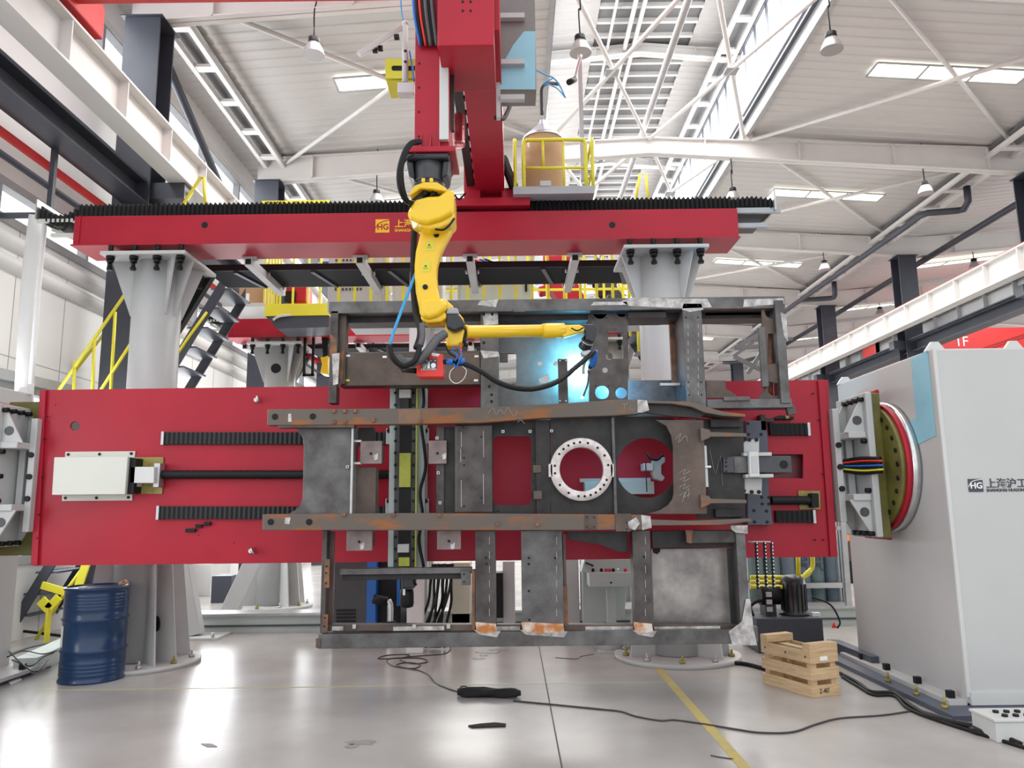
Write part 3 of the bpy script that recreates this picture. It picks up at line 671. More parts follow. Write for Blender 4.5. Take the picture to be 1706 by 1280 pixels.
# ---------------------------------------------------------------- robot
R = thing('welding_robot', 'yellow upside-down welding robot arm reaching towards the bright weld', 'robot', (-.62, 5.5, zf_))
RY = 5.52
zt = zf_ - .031
cx = (at(678, 258, RY).x + at(752, 258, RY).x) / 2
q = lambda px, py, Y=RY: at(px, py, Y)
mb = MB(); mb.box(cx - .165, cx + .165, RY - .12, RY + .24, zt - .05, zt); mb.build('base_flange', BLK2, R, .02, 3)
for s_ in (-1, 1): MB().prism([(cx + s_ * .165, RY - .08, zt - .045), (cx + s_ * .11, RY - .08, zt - .045), (cx + s_ * .10, RY - .08, zt - .19), (cx + s_ * .145, RY - .08, zt - .165)], (0, .25, 0)).build('base_ear', BLK2, R, .015, 3)
MB().lathe((cx, RY + .02, zt - .03), (0, 0, -1), [(.125, 0), (.12, .08), (.115, .15), (.11, .17)], 32).build('base_casting', DGREY, R)
MB().lathe((cx, RY + .02, zt - .195), (0, 0, -1), [(.12, 0), (.122, .02), (.115, .06), (.10, .07)], 32).build('turret_ring', BLK2, R)
for dx in (-.03, .03): MB().box(cx + dx - .013, cx + dx + .013, RY - .12, RY - .10, zt - .235, zt - .205).build('stop_block', RYEL, R)
# shoulder casting
a = [(677, 322), (682, 313), (695, 305), (715, 302), (735, 303), (745, 312), (757, 318), (757, 360), (750, 375), (720, 380), (690, 368), (677, 362), (676, 355), (688, 335), (700, 328)]
MB().pp([(680, 324), (690, 309), (706, 303), (728, 303), (744, 313), (744, 319), (720, 315), (700, 314), (684, 326)], RY - .13, .26).build('shoulder_yoke', RYEL, R, .015, 3)
MB().pp([(686, 316), (742, 314), (742, 330), (700, 334), (684, 332)], RY - .06, .2).build('shoulder_gearbox', BLK2, R, .01)
MB().ball(q(722, 324, RY - .07), .03, n=12).cyl(q(705, 322, RY - .10), q(712, 323, RY - .07), .02).build('encoder', BLACK, R)
MB().pp([(684, 341), (693, 331), (712, 326), (731, 325), (745, 315), (756, 313), (756, 354), (735, 365), (712, 372), (696, 370), (683, 364), (677, 358), (679, 351)], RY - .16, .30).build('shoulder_casting', RYEL, R, .035, 4)
MB().pp([(690, 368), (712, 373), (736, 366), (757, 352), (757, 366), (750, 373), (733, 380), (716, 382), (700, 378)], RY - .12, .24).build('shoulder_skirt', RYEL, R, .02, 3)
MB().tube([q(725, 382, RY - .135), q(738, 383, RY - .14), q(748, 376, RY - .14), q(757, 364, RY - .12)], .008).build('cable_strap', BLACK, R)
# upper arm
UA = [(703, 372), (698, 395), (692, 418), (690, 440), (690, 462), (692, 486), (697, 510), (699, 524), (712, 533), (728, 534), (742, 524), (744, 511), (733, 498), (729, 480), (727, 458), (728, 440), (732, 424), (741, 404), (752, 384), (758, 366), (757, 345), (715, 345)]
MB().pp(UA, RY + .00, .13).build('upper_arm', RYEL, R, .028, 4)
p = q(727, 391.5); MB().cyl((p.x, RY - .006, p.z), (p.x, RY + .02, p.z), .021, n=20).build('arm_plug', BLACK, R)
p = q(717.5, 389); MB().cyl((p.x, RY - .004, p.z), (p.x, RY + .02, p.z), .008, n=12).build('arm_plug', BLACK, R)
p = q(708.5, 478.5); MB().cyl((p.x, RY - .006, p.z), (p.x, RY + .02, p.z), .020, n=20).build('arm_plug', BLACK, R)
for x0_, y0_, x1_, y1_ in ((709, 402, 724, 418), (703, 436, 717, 453)):
    a, b = q(x0_, y1_), q(x1_, y0_); s_ = MB().box(a.x, b.x, RY - .003, RY, a.z, b.z).build('warning_sticker', YEL, R)
    MB().box(a.x + .01, a.x + .045, RY - .004, RY - .003, a.z + .02, a.z + .022).box(a.x + .01, a.x + .045, RY - .004, RY - .003, a.z + .03, a.z + .032).box(a.x + .02, a.x + .035, RY - .004, RY - .003, a.z + .038, a.z + .05).build('sticker_print', TEXTD, s_)
# elbow
EY = 5.50
MB().pp([(698, 502), (704, 496), (722, 493), (738, 496), (744, 506), (743, 516), (730, 526), (715, 531), (703, 529), (698, 520)], EY - .07, .20).build('elbow_casting', RYEL, R, .035, 4)
MB().pp([(700, 524), (742, 519), (745, 530), (735, 536), (712, 538), (702, 533)], EY - .03, .16).build('elbow_cover', RYEL, R, .015, 3)
MB().pp([(727, 497), (742, 498), (757, 512), (746, 516), (737, 512)], EY + .03, .12).build('elbow_bridge', RYEL, R, .012, 3)
MB().pp([(742, 515), (758, 513), (772, 530), (774, 552), (770, 570), (762, 577), (743, 577), (741, 545)], EY + .02, .15).build('forearm_housing', RYEL, R, .02, 3)
MB().pp([(743, 523), (765, 523), (774, 538), (773, 546), (756, 553), (743, 545)], EY - .045, .10).build('motor_cap', BLK2, R, .02, 3)
MB().pp([(745, 513), (762, 513), (765, 523), (743, 523)], EY - .03, .10).build('cap_top', PALEP, R, .01)
MB().box(q(771, 540).x, q(775.5, 540).x, EY + .03, EY + .14, q(772, 571).z, q(772, 545).z).build('wrist_seal', BLACK, R, .01)
# forearm, reaching to the right and slightly away
f0, f1, f2, f3 = at(774, 553, 5.60), at(905, 551.5, 5.86), at(938, 551, 5.93), at(968, 549, 6.0)
MB().lathe(f0, f1 - f0, [(.052, 0), (.052, .02), (.049, .03), (.050, (f1 - f0).length)], 28).build('forearm_tube', RYEL, R)
MB().lathe(f1, f2 - f1, [(.051, -.02), (.059, .01), (.060, .06), (.060, (f2 - f1).length), (.050, (f2 - f1).length + .004)], 28).build('forearm_sleeve', RYEL, R)
MB().prism([at(934, 541, 5.88), at(966, 541, 5.92), at(974, 545, 5.92), at(973, 552, 5.92), at(938, 562, 5.88)], (0, .08, 0)).build('wrist_fork', RYEL, R, .01, 2)
MB().tube([at(952, 547, 5.87), at(962, 551, 5.86), at(972, 546, 5.88)], .006).build('zip_tie', BLACK, R)
MB().pp([(955, 540), (988, 540), (995, 545), (994, 560), (989, 571), (976, 566), (974, 552), (957, 544)], 5.95, .10).build('wrist_casting', BLK2, R, .015, 3)
w0, w1 = at(981, 565, 6.0), at(974, 579, 6.06)
MB().lathe(w0, w1 - w0, [(.048, 0), (.05, .02), (.045, .06), (.052, .07), (.052, .09), (.03, .1)], 24).build('wrist_flange', BLK2, R)
MB().lathe(at(979, 568, 6.0), w1 - w0, [(.051, 0), (.051, .012)], 24).build('flange_ring', CHROME, R)
# torch
t = thing('welding_torch', 'blue and silver welding torch pointing down at the arc', 'torch', at(982, 585, 6.1))
MB().pp([(968, 585), (981, 582), (990, 588), (984, 596), (970, 592)], 6.02, .09).build('torch_bracket', ALU, t, .008)
MB().tube([at(991, 584, 6.08), at(990, 600, 6.12), at(986, 609, 6.16)], .026, n=16, sub=4).build('torch_body', BLUEC, t)
MB().cyl(at(987, 605, 6.15), at(983, 613, 6.2), .022, .018).build('torch_collar', BLK2, t)
MB().cyl(at(984, 612, 6.2), at(981, 620, 6.26), .018, .014).build('gas_nozzle', CHROME, t)
MB().tube([at(981, 618, 6.26), at(979, 640, 6.45), at(972, 660, 6.6)], .009).build('torch_neck', CHROME, t)
MB().tube([at(976, 600, 6.1), at(972, 612, 6.2), at(972, 622, 6.25)], .012).build('cooling_tube', PALEG, t)
# torch cable and hoses
def hose(pts, r, m, label, cat='hose', sub=6, n=10, rib=0): return tag(MB().tube([at(*p) for p in pts], r, sub=sub, n=n, rib=rib).build('hose' if cat == 'hose' else 'cable', m), label, cat)
hose([(758, 605, 5.45), (775, 607, 5.42), (800, 618, 5.4), (830, 637, 5.4), (862, 647, 5.42), (895, 647, 5.5), (930, 635, 5.65), (962, 610, 5.85), (990, 586, 6.0)], .020, BLACK, 'thick black torch cable sagging below the yellow forearm')
hose([(742, 556, 5.42), (728, 566, 5.38), (714, 584, 5.34), (702, 596, 5.32), (688, 604, 5.3), (674, 603, 5.32), (664, 596, 5.34)], .030, HOSE, 'thick grey ribbed hose curving below the robot elbow', sub=14, rib=.1)
hose([(700, 236, 5.3), (684, 240, 5.25), (673, 258, 5.22), (666, 285, 5.22), (667, 312, 5.25), (676, 333, 5.32), (686, 340, 5.4)], .022, BLACK, 'black cable looping left of the robot base')
hose([(692, 255, 5.25), (673, 272, 5.24), (672, 305, 5.25), (678, 330, 5.3), (684, 345, 5.36)], .007, BLACK, 'thin black wire inside the loop left of the robot base', 'cable')
hose([(692, 372, 5.6), (690, 400, 5.66), (689, 470, 5.68), (693, 520, 5.62), (700, 545, 5.5), (700, 562, 5.42), (694, 580, 5.36)], .026, BLACK, 'thick black hose behind the upper arm down to the elbow')
hose([(703, 540, 5.4), (704, 560, 5.36), (700, 577, 5.34)], .022, HOSE, 'short grey hose beside the robot elbow')
hose([(694, 452, 5.6), (683, 480, 5.5), (668, 520, 5.4), (657, 550, 5.3), (649, 575, 5.22)], .011, BLUEH, 'straight light blue air hose left of the upper arm')
hose([(648, 575, 5.22), (652, 592, 5.22), (664, 606, 5.24), (676, 609, 5.26), (692, 600, 5.27), (698, 580, 5.3), (690, 578, 5.3)], .021, BLACK, 'black hose bend joining the blue air hose to the grey hose')
hose([(668, 0, 5.9), (669, 20, 5.9), (672, 36, 5.9)], .006, BLUEH, 'thin blue hose hanging above the white camera pole')
hose([(682, 85, 5.9), (686, 105, 5.85), (690, 135, 5.8)], .008, BLUEC, 'short blue cable beside the yellow box')
# wire feeder box under the elbow
FY = 5.42
t = thing('wire_feeder', 'small red wire feeder box with a printed black and white face', 'box', at(716, 610, FY))
MB().pp([(694, 590), (738, 590), (739, 622), (738, 628), (696, 628), (694, 623)], FY, .14).build('feeder_case', TRED, t, .006)
MB().rect(701, 598, 728, 616, FY - .004, .004).build('drive_panel', DGREY, t)
mb = MB()
for px in (707, 722):
    p = at(px, 609, FY - .006); mb.cyl(p, p + Vector((0, .004, 0)), .018, n=20)
mb.rect(712, 602, 716, 614, FY - .008, .004); mb.build('drive_roll', CHROME, t)
mb = MB()
for px in (704, 711, 718, 725):
    p = at(px, 601, FY - .006); mb.cyl(p, p + Vector((0, .004, 0)), .005, n=10)
mb.build('panel_screw', ALU, t)
p = at(727, 613, FY - .005); text('lettering', 'MEDDOET', (p.x, FY - .005, p.z), .024, TEXTW, t, ex=.001, flip=True)
p = at(713, 596.5, FY); MB().cyl((p.x, FY - .005, p.z), (p.x, FY + .01, p.z), .009, n=14).build('knob', BLACK, t)
MB().pp([(717, 587), (733, 590), (730, 594), (720, 593)], FY - .004, .002).build('label', TEXTW, t)
MB().cyl(at(670, 616, FY + .05), at(694, 618, FY + .05), .020).cyl(at(666, 612, FY + .05), at(673, 618, FY + .05), .012).build('gas_inlet', BLACK, t)
MB().box(at(691, 604, FY).x, at(694, 604, FY).x, FY + .02, FY + .05, at(691, 607, FY).z, at(691, 604, FY).z).build('latch', ALU, t)
t = thing('hose_connector', 'bright blue plastic hose connectors right of the red feeder', 'connector', at(760, 602, 5.42))
MB().cyl(at(744, 603, 5.42), at(755, 603, 5.42), .022).build('connector_half', BLUEC, t); MB().cyl(at(764, 603, 5.42), at(775, 602, 5.42), .022).build('connector_half', BLUEC, t)
MB().cyl(at(738, 603, 5.44), at(745, 603, 5.43), .018).cyl(at(754, 603, 5.43), at(765, 603, 5.43), .013).build('coupling', BLACK, t)
for k, (pts, m_, lb) in enumerate((([(757, 577, 5.5), (753, 585, 5.45), (762, 592, 5.4), (758, 602, 5.4)], BLUEC, 'blue thin hose tangle under the elbow, left strand'), ([(760, 578, 5.5), (768, 588, 5.42), (766, 598, 5.39), (760, 612, 5.4), (756, 606, 5.4)], BLUEC, 'blue thin hose tangle under the elbow, right strand'), ([(742, 575, 5.5), (748, 588, 5.45), (757, 594, 5.42), (762, 600, 5.4)], BLACK, 'black thin cable under the elbow'), ([(766, 572, 5.5), (768, 583, 5.46), (764, 590, 5.43)], TRED, 'red thin wire under the elbow'))):
    hose(pts, .006, m_, lb, 'cable')
hose([(770, 610, 5.42), (777, 618, 5.42), (772, 632, 5.42), (760, 639, 5.42), (750, 632, 5.42), (750, 620, 5.42), (757, 612, 5.42)], .0025, TEXTW, 'thin white wire loop hanging under the blue connectors', 'wire')
# ---------------------------------------------------------------- camera pole, yellow box, electrical box on the boom
CY = 5.85
t = thing('sensor_pole', 'white vertical pole with a slanted white arm left of the mast', 'pole', at(676, 150, CY))
MB().cyl(at(675, 138, CY), at(675, 40, CY), .026, n=20).ball(at(675, 40, CY), .03).build('pole', WHITE, t)
MB().rect(662, 137, 690, 154, CY - .04, .1).build('pole_bracket', WHITE, t, .004)
MB().pp([(676, 150), (691, 162), (691, 145)], CY, .02).build('bracket_gusset', WHITE, t)
MB().bar(at(598, 91, CY - .2), at(670, 46, CY), .035, .045).build('slanted_arm', WHITE, t, .004)
mb = MB()
for px, py in ((625, 81), (634, 78), (661, 59)): p = at(px, py, CY - .08); mb.box(p.x - .02, p.x + .02, p.y - .02, p.y + .02, p.z - .03, p.z + .0)
mb.build('arm_sensor', BLACK, t)
for py in (88, 106): p = at(676, py, CY); MB().cyl((p.x, CY - .03, p.z), (p.x, CY - .02, p.z), .012, n=10).build('bolt', BLACK, t)
t = thing('yellow_sensor_box', 'yellow slotted metal box behind the white pole', 'box', at(665, 130, 5.95))
plate('box_face', [(642, 98), (694, 98), (694, 130), (642, 130)], [rrect(652, 109, 694, 118, 4)], 5.93, .01, YEL, t)
MB().box(at(642, 115, 5.93).x, at(694, 115, 5.93).x, 5.97, 6.25, at(665, 130, 5.93).z, at(665, 98, 5.93).z).build('box_body', YEL, t)
MB().rect(653, 108, 693, 119, 5.942, .026).build('slot_inside', BLACK, t)
EX = 6.0
t = thing('electrical_box', 'grey-brown electrical box with light blue film right of the boom', 'box', at(865, 100, EX))
MB().rect(833, -60, 892, 150, EX, .27).build('enclosure', mat('grey_brown_enclosure', (.20, .18, .17), .4, noise=.1), t, .005)
MB().pp([(833, 114), (855, 75), (873, 52), (892, 52), (892, 149), (833, 149)], EX - .004, .004).build('protective_film', FILM, t)
for py in (24, 101, 160): MB().rect(833, py - 3, 874, py + 5, EX - .06, .056).build('support_strip', GREYW, t)
MB().rect(826, 0, 833, 195, EX - .04, .06).build('side_rail', GREYW, t)
hose([(826, 196, 6.2), (838, 198, 6.3), (845, 188, 6.4), (850, 176, 6.5)], .02, BLACK, 'short black cable below the grey-brown box')
# wire drum platform
PY = 8.05
t = thing('drum_platform', 'grey platform with a yellow guardrail at the right of the boom', 'platform', at(922, 315, PY))
a, b = at(855, 325, PY), at(990, 308, PY)
zp = at(922, 310, PY).z
MB().box(a.x, b.x, PY, PY + .85, zp - .09, zp).build('deck', PALEP, t, .004)
X0, X1 = at(858, 270, PY).x, at(988, 270, PY).x
zr_ = at(922, 231, PY).z; zm = at(922, 278, PY).z
xl2, xr2 = at(872, 231, PY).x, at(975, 231, PY).x
MB().tube([(xl2, PY + .03, zp), (xl2, PY + .03, zr_ - .06), (xl2 + .03, PY + .03, zr_ - .01), (xl2 + .08, PY + .03, zr_), (xr2 - .08, PY + .03, zr_), (xr2 - .03, PY + .03, zr_ - .01), (xr2, PY + .03, zr_ - .06), (xr2, PY + .03, zp)], .022, sub=3).build('guardrail', YEL, t)
MB().cyl((xl2, PY + .03, zm), (xr2, PY + .03, zm), .017).build('mid_rail', YEL, t)
for px in (905, 939): x = at(px, 260, PY).x; MB().cyl((x, PY + .03, zp if px > 910 else zm), (x, PY + .03, zr_), .015).build('rail_post', YEL, t)
for x in (X0, X1):
    MB().tube([(x, PY + .06, zp), (x, PY + .06, zr_ - .02), (x, PY + .14, zr_), (x, PY + .74, zr_), (x, PY + .8, zr_ - .06), (x, PY + .8, zp)], .02, sub=3).cyl((x, PY + .06, zm), (x, PY + .8, zm), .015).build('side_rail', YEL, t)
p = at(909, 305, PY); MB().box(p.x - .06, p.x + .06, PY - .01, PY, zp, zp + .06).build('tag_plate', GREYW, t)
t = thing('wire_drum', 'cardboard welding wire drum under a grey plastic cone', 'drum', (at(906, 300, 8.45).x, 8.45, zp))
c = (at(905.5, 300, 8.4).x, 8.4, zp + .002)
MB().lathe(c, (0, 0, 1), [(.222, 0), (.225, .01), (.225, .70), (.22, .71)], 48).build('drum_body', CARD, t)
MB().lathe((c[0], c[1], c[2] + .712), (0, 0, 1), [(.228, 0), (.232, .015), (.20, .05), (.09, .16), (.035, .22), (.03, .25)], 48).build('plastic_cone', PLAST, t)
MB().lathe((c[0], c[1], c[2] + .70), (0, 0, 1), [(.235, 0), (.235, .02)], 48).build('cone_rim', CHROME, t)
p = at(882, 240, 8.2); MB().pp(circ(882, 240, 4, 16, 6), 8.24, .002).build('drum_emblem', TEXTW, t)
MB().tube([(c[0], c[1], c[2] + .95), (c[0], c[1], c[2] + 1.13)], .016, sub=1).build('wire_conduit_fitting', ALU, t)
hose([(903, 192, 8.4), (902, 165, 8.3), (903, 146, 8.2), (912, 139, 8.1), (930, 140, 8.0)], .02, DGREY, 'dark conduit hose rising from the plastic cone')
hose([(892, 116, 7.8), (910, 125, 7.85), (922, 130, 7.9), (932, 142, 7.95), (942, 163, 8.0)], .008, BLUEH, 'thin blue hose crossing above the wire drum')
hose([(942, 163, 8.0), (930, 149, 8.0), (915, 141, 8.0), (905, 140, 8.0), (922, 130, 7.95)], .007, BLUEH, 'second thin blue hose loop above the wire drum')
t = thing('cctv_camera', 'small camera on a bent silver arm above the wire drum', 'camera', at(952, 133, 8.5))
MB().tube([at(968, 92, 8.5), at(962, 110, 8.5), at(957, 131, 8.5)], .02, sub=3).build('bent_arm', ALU, t)
MB().cyl(at(957, 133, 8.5), at(948, 137, 8.35), .035).build('camera_body', BLACK, t)
MB().rect(965, 90, 972, 300, 8.75, .04).build('post', PALEP, t)
# ================================================================ POSITIONER
NY = 7.2                                   # front face of the red table
t = thing('positioner_table', 'big red horizontal positioner table between the two headstocks', 'table', at(730, 930, NY))
def O(pts): return pts
tb = plate('table_face', [(66, 650), (1380, 633), (1392, 928), (56, 943)], [circ(125, 710, 8, 20), [(1265, 757), (1338, 757), (1338, 797), (1265, 797)]], NY, .03, RED, t)
a, b = at(62, 790, NY), at(1384, 790, NY); zt_, zb_ = at(730, 640, NY).z, at(730, 936, NY).z
MB().box(a.x, b.x, NY + .22, NY + .25, zb_ + .02, zt_ - .02).build('table_back', RED, t)
MB().box(a.x, b.x, NY + .03, NY + .22, zt_ - .05, zt_ - .02).box(a.x, b.x, NY + .03, NY + .22, zb_ + .02, zb_ + .05).build('table_edge', RED, t)
MB().pp([(66, 650), (76, 650), (62, 942), (51, 942)], NY - .03, .06).build('end_flange', RED, t, .004)
MB().pp([(1363, 633), (1375, 633), (1396, 928), (1384, 928)], NY - .03, .06).build('end_flange', RED, t, .004)
p = at(125, 710, NY); MB().cyl((p.x, NY + .01, p.z), (p.x, NY + .04, p.z), .05, n=20).build('hole_plug', MACH, t)
MB().rect(1262, 754, 1341, 800, NY + .10, .01).build('recess_back', mat('dark_red_recess', (.16, .02, .03), .5, noise=.2), t)
mb = MB()
for px, py in ((78, 694), (74, 731), (70, 795), (65, 858), (62, 897), (1355, 656), (1358, 900), (1372, 900), (1365, 700), (1372, 790)): p = at(px, py, NY - .03); mb.cyl((p.x, NY - .033, p.z), (p.x, NY - .02, p.z), .008, n=10)
for px, py in ((93, 675), (711, 645), (390, 905), (331, 892)): p = at(px, py, NY); mb.cyl((p.x, NY - .003, p.z), (p.x, NY, p.z), .006, n=10)
mb.build('bolt', BLACK, t)
# bellows strips lying on the table
def strip_bellows(x0, x1, y0, y1, label, ends=True):
    t = thing('slide_bellows', label, 'bellows', at((x0 + x1) / 2, (y0 + y1) / 2, NY), 'black bellows strips on the red table')
    a, b = at(x0, (y0 + y1) / 2, NY), at(x1, (y0 + y1) / 2, NY); h = at(x0, y0, NY).z - at(x0, y1, NY).z
    L = (b - a).length; z0, z1 = a.z, b.z; n = max(6, int(L / .022)); mb = MB(); ring = None
    for k in range(n + 1):
        x = a.x + (b.x - a.x) * k / n; z = z0 + (z1 - z0) * k / n; e = .008 if k % 2 else 0
        r = [mb.bm.verts.new(v) for v in ((x, NY - .001, z - h / 2), (x, NY - .05 + e, z - h / 2 + e * .4), (x, NY - .05 + e, z + h / 2 - e * .4), (x, NY - .001, z + h / 2))]
        if ring:
            for i in range(4): mb.bm.faces.new((ring[i], ring[(i + 1) % 4], r[(i + 1) % 4], r[i]))
        else: mb.bm.faces.new(r)
        ring = r
    mb.bm.faces.new(ring); mb.build('folded_cover', BLACK, t)
    if ends in (True, 'l'): MB().box(a.x - .02, a.x + .004, NY - .055, NY - .001, z0 - h / 2 - .005, z0 + h / 2 + .005).build('end_plate', ALU, t)
    if ends == 'r': MB().box(b.x - .004, b.x + .02, NY - .055, NY - .001, z1 - h / 2 - .005, z1 + h / 2 + .005).build('end_plate', ALU, t)
strip_bellows(276, 690, 721, 741, 'black bellows strip on the upper left of the red table')
strip_bellows(268, 690, 844, 865, 'black bellows strip on the lower left of the red table')
strip_bellows(1280, 1343, 706, 726, 'short black bellows strip on the upper right of the red table', 'r')
strip_bellows(1290, 1352, 851, 871, 'short black bellows strip on the lower right of the red table', 'r')
def corr_tube(name, x0, x1, y, r, label):
    a, b = at(x0, y, NY - .06), at(x1, y, NY - .06); n = int((b - a).length / .014)
    tag(MB().lathe(a, b - a, [(r if k % 2 else r * .86, (b - a).length * k / n) for k in range(n + 1)], 18).build(name, BLACK), label, 'tube')
corr_tube('screw_cover', 262, 690, 791, .042, 'black corrugated screw cover tube on the left of the red table')
corr_tube('screw_cover', 1284, 1352, 834, .042, 'short black screw cover tube on the right of the red table')
# motor cover box
t = thing('motor_cover', 'pale grey motor cover box on the left of the red table', 'cover', at(155, 793, NY))
MB().pp([(90, 762), (213, 761), (208, 824), (86, 825)], NY - .20, .199).build('cover_box', BEIGE, t, .006)
MB().pp([(109, 753), (225, 752), (224, 762), (108, 764)], NY - .012, .011).build('mount_flange', BEIGE, t); MB().pp([(104, 824), (220, 824), (220, 834), (103, 835)], NY - .012, .011).build('mount_flange', BEIGE, t)
mb = MB()
for px, py in ((114, 757.5), (166, 757), (219, 756), (109, 830), (161, 830), (214, 829)): p = at(px, py, NY - .012); mb.cyl((p.x, p.y - .006, p.z), (p.x, p.y, p.z), .014, n=10)
mb.build('flange_bolt', BLACK, t)
MB().pp([(213, 762), (226, 764), (222, 822), (208, 824)], NY - .16, .159).build('cover_opening', BLACK, t)
t = thing('screw_bearing_block', 'white bearing block on an oily brass plate at the left screw cover', 'block', at(250, 793, NY))
MB().pp([(224, 762), (272, 762), (270, 823), (221, 823)], NY - .015, .014).build('brass_plate', BRASS, t)
MB().pp([(217, 778), (257, 778), (256, 805), (216, 805)], NY - .16, .145).build('white_block', WHITE, t, .004)
MB().pp([(257, 772), (267, 772), (264, 812), (255, 812)], NY - .12, .105).build('end_block', ALU, t, .003)
MB().rect(222, 773, 230, 778, NY - .1, .08).rect(222, 805, 230, 811, NY - .1, .08).build('block_ear', WHITE, t)
t = thing('screw_bearing_block', 'black bearing block on a brass plate at the right screw cover', 'block', at(1350, 834, NY))
MB().pp([(1330, 818), (1366, 818), (1367, 849), (1332, 849)], NY - .015, .014).build('brass_plate', BRASS, t)
MB().pp([(1352, 822), (1364, 822), (1365, 846), (1353, 846)], NY - .11, .095).build('bearing', BLACK, t, .006)
for k, (px, py, lb) in enumerate(((428, 667, 'bright eye bolt high on the red table, left of the workpiece'), (419, 918, 'bright eye bolt low on the red table, left of the workpiece'))):
    p = at(px, py, NY); tag(MB().cyl((p.x, NY - .03, p.z), (p.x, NY, p.z), .02).lathe((p.x + .015, NY - .04, p.z), (1, 0, .5), [(.034, 0), (.038, .01), (.034, .02)], 18).build('eye_bolt', CHROME), lb, 'bolt', 'eye bolts on the red table')
for px, py, lb in ((317, 884, 'small dark clip with a brass centre on the red table'), (331, 877, 'middle small dark clip on the red table'), (345, 873, 'right small dark clip on the red table')):
    tag(MB().rect(px - 9 + (px > 320) * 3, py - 3, px + 8 - (px > 320) * 3, py + 3, NY - .03, .029).build('limit_switch', BLACK, None, .004), lb, 'clip')
t = thing('limit_switch_bracket', 'black and brass limit switch at the upper right bellows', 'switch', at(1310, 695, NY))
MB().pp([(1290, 696), (1300, 692), (1323, 694), (1323, 699), (1292, 699)], NY - .06, .059).build('switch_body', BLACK, t, .006)
p = at(1311, 695, NY - .06); MB().cyl((p.x, p.y - .015, p.z), (p.x, p.y, p.z), .018).build('brass_cap', BRASS, t)
MB().rect(1268, 691, 1276, 717, NY - .12, .119).rect(1276, 697, 1290, 703, NY - .08, .079).build('switch_bracket', STEELD, t)
# lower white cover seen through the round openings
t = thing('motor_cover', 'pale grey cover box seen through the round openings of the workpiece', 'cover', at(1030, 810, NY))
MB().rect(974, 803, 1090, 824, NY - .12, .119).build('cover_box', PALEG, t, .004); MB().rect(966, 797, 1084, 803, NY - .02, .019).build('mount_flange', PALEG, t)
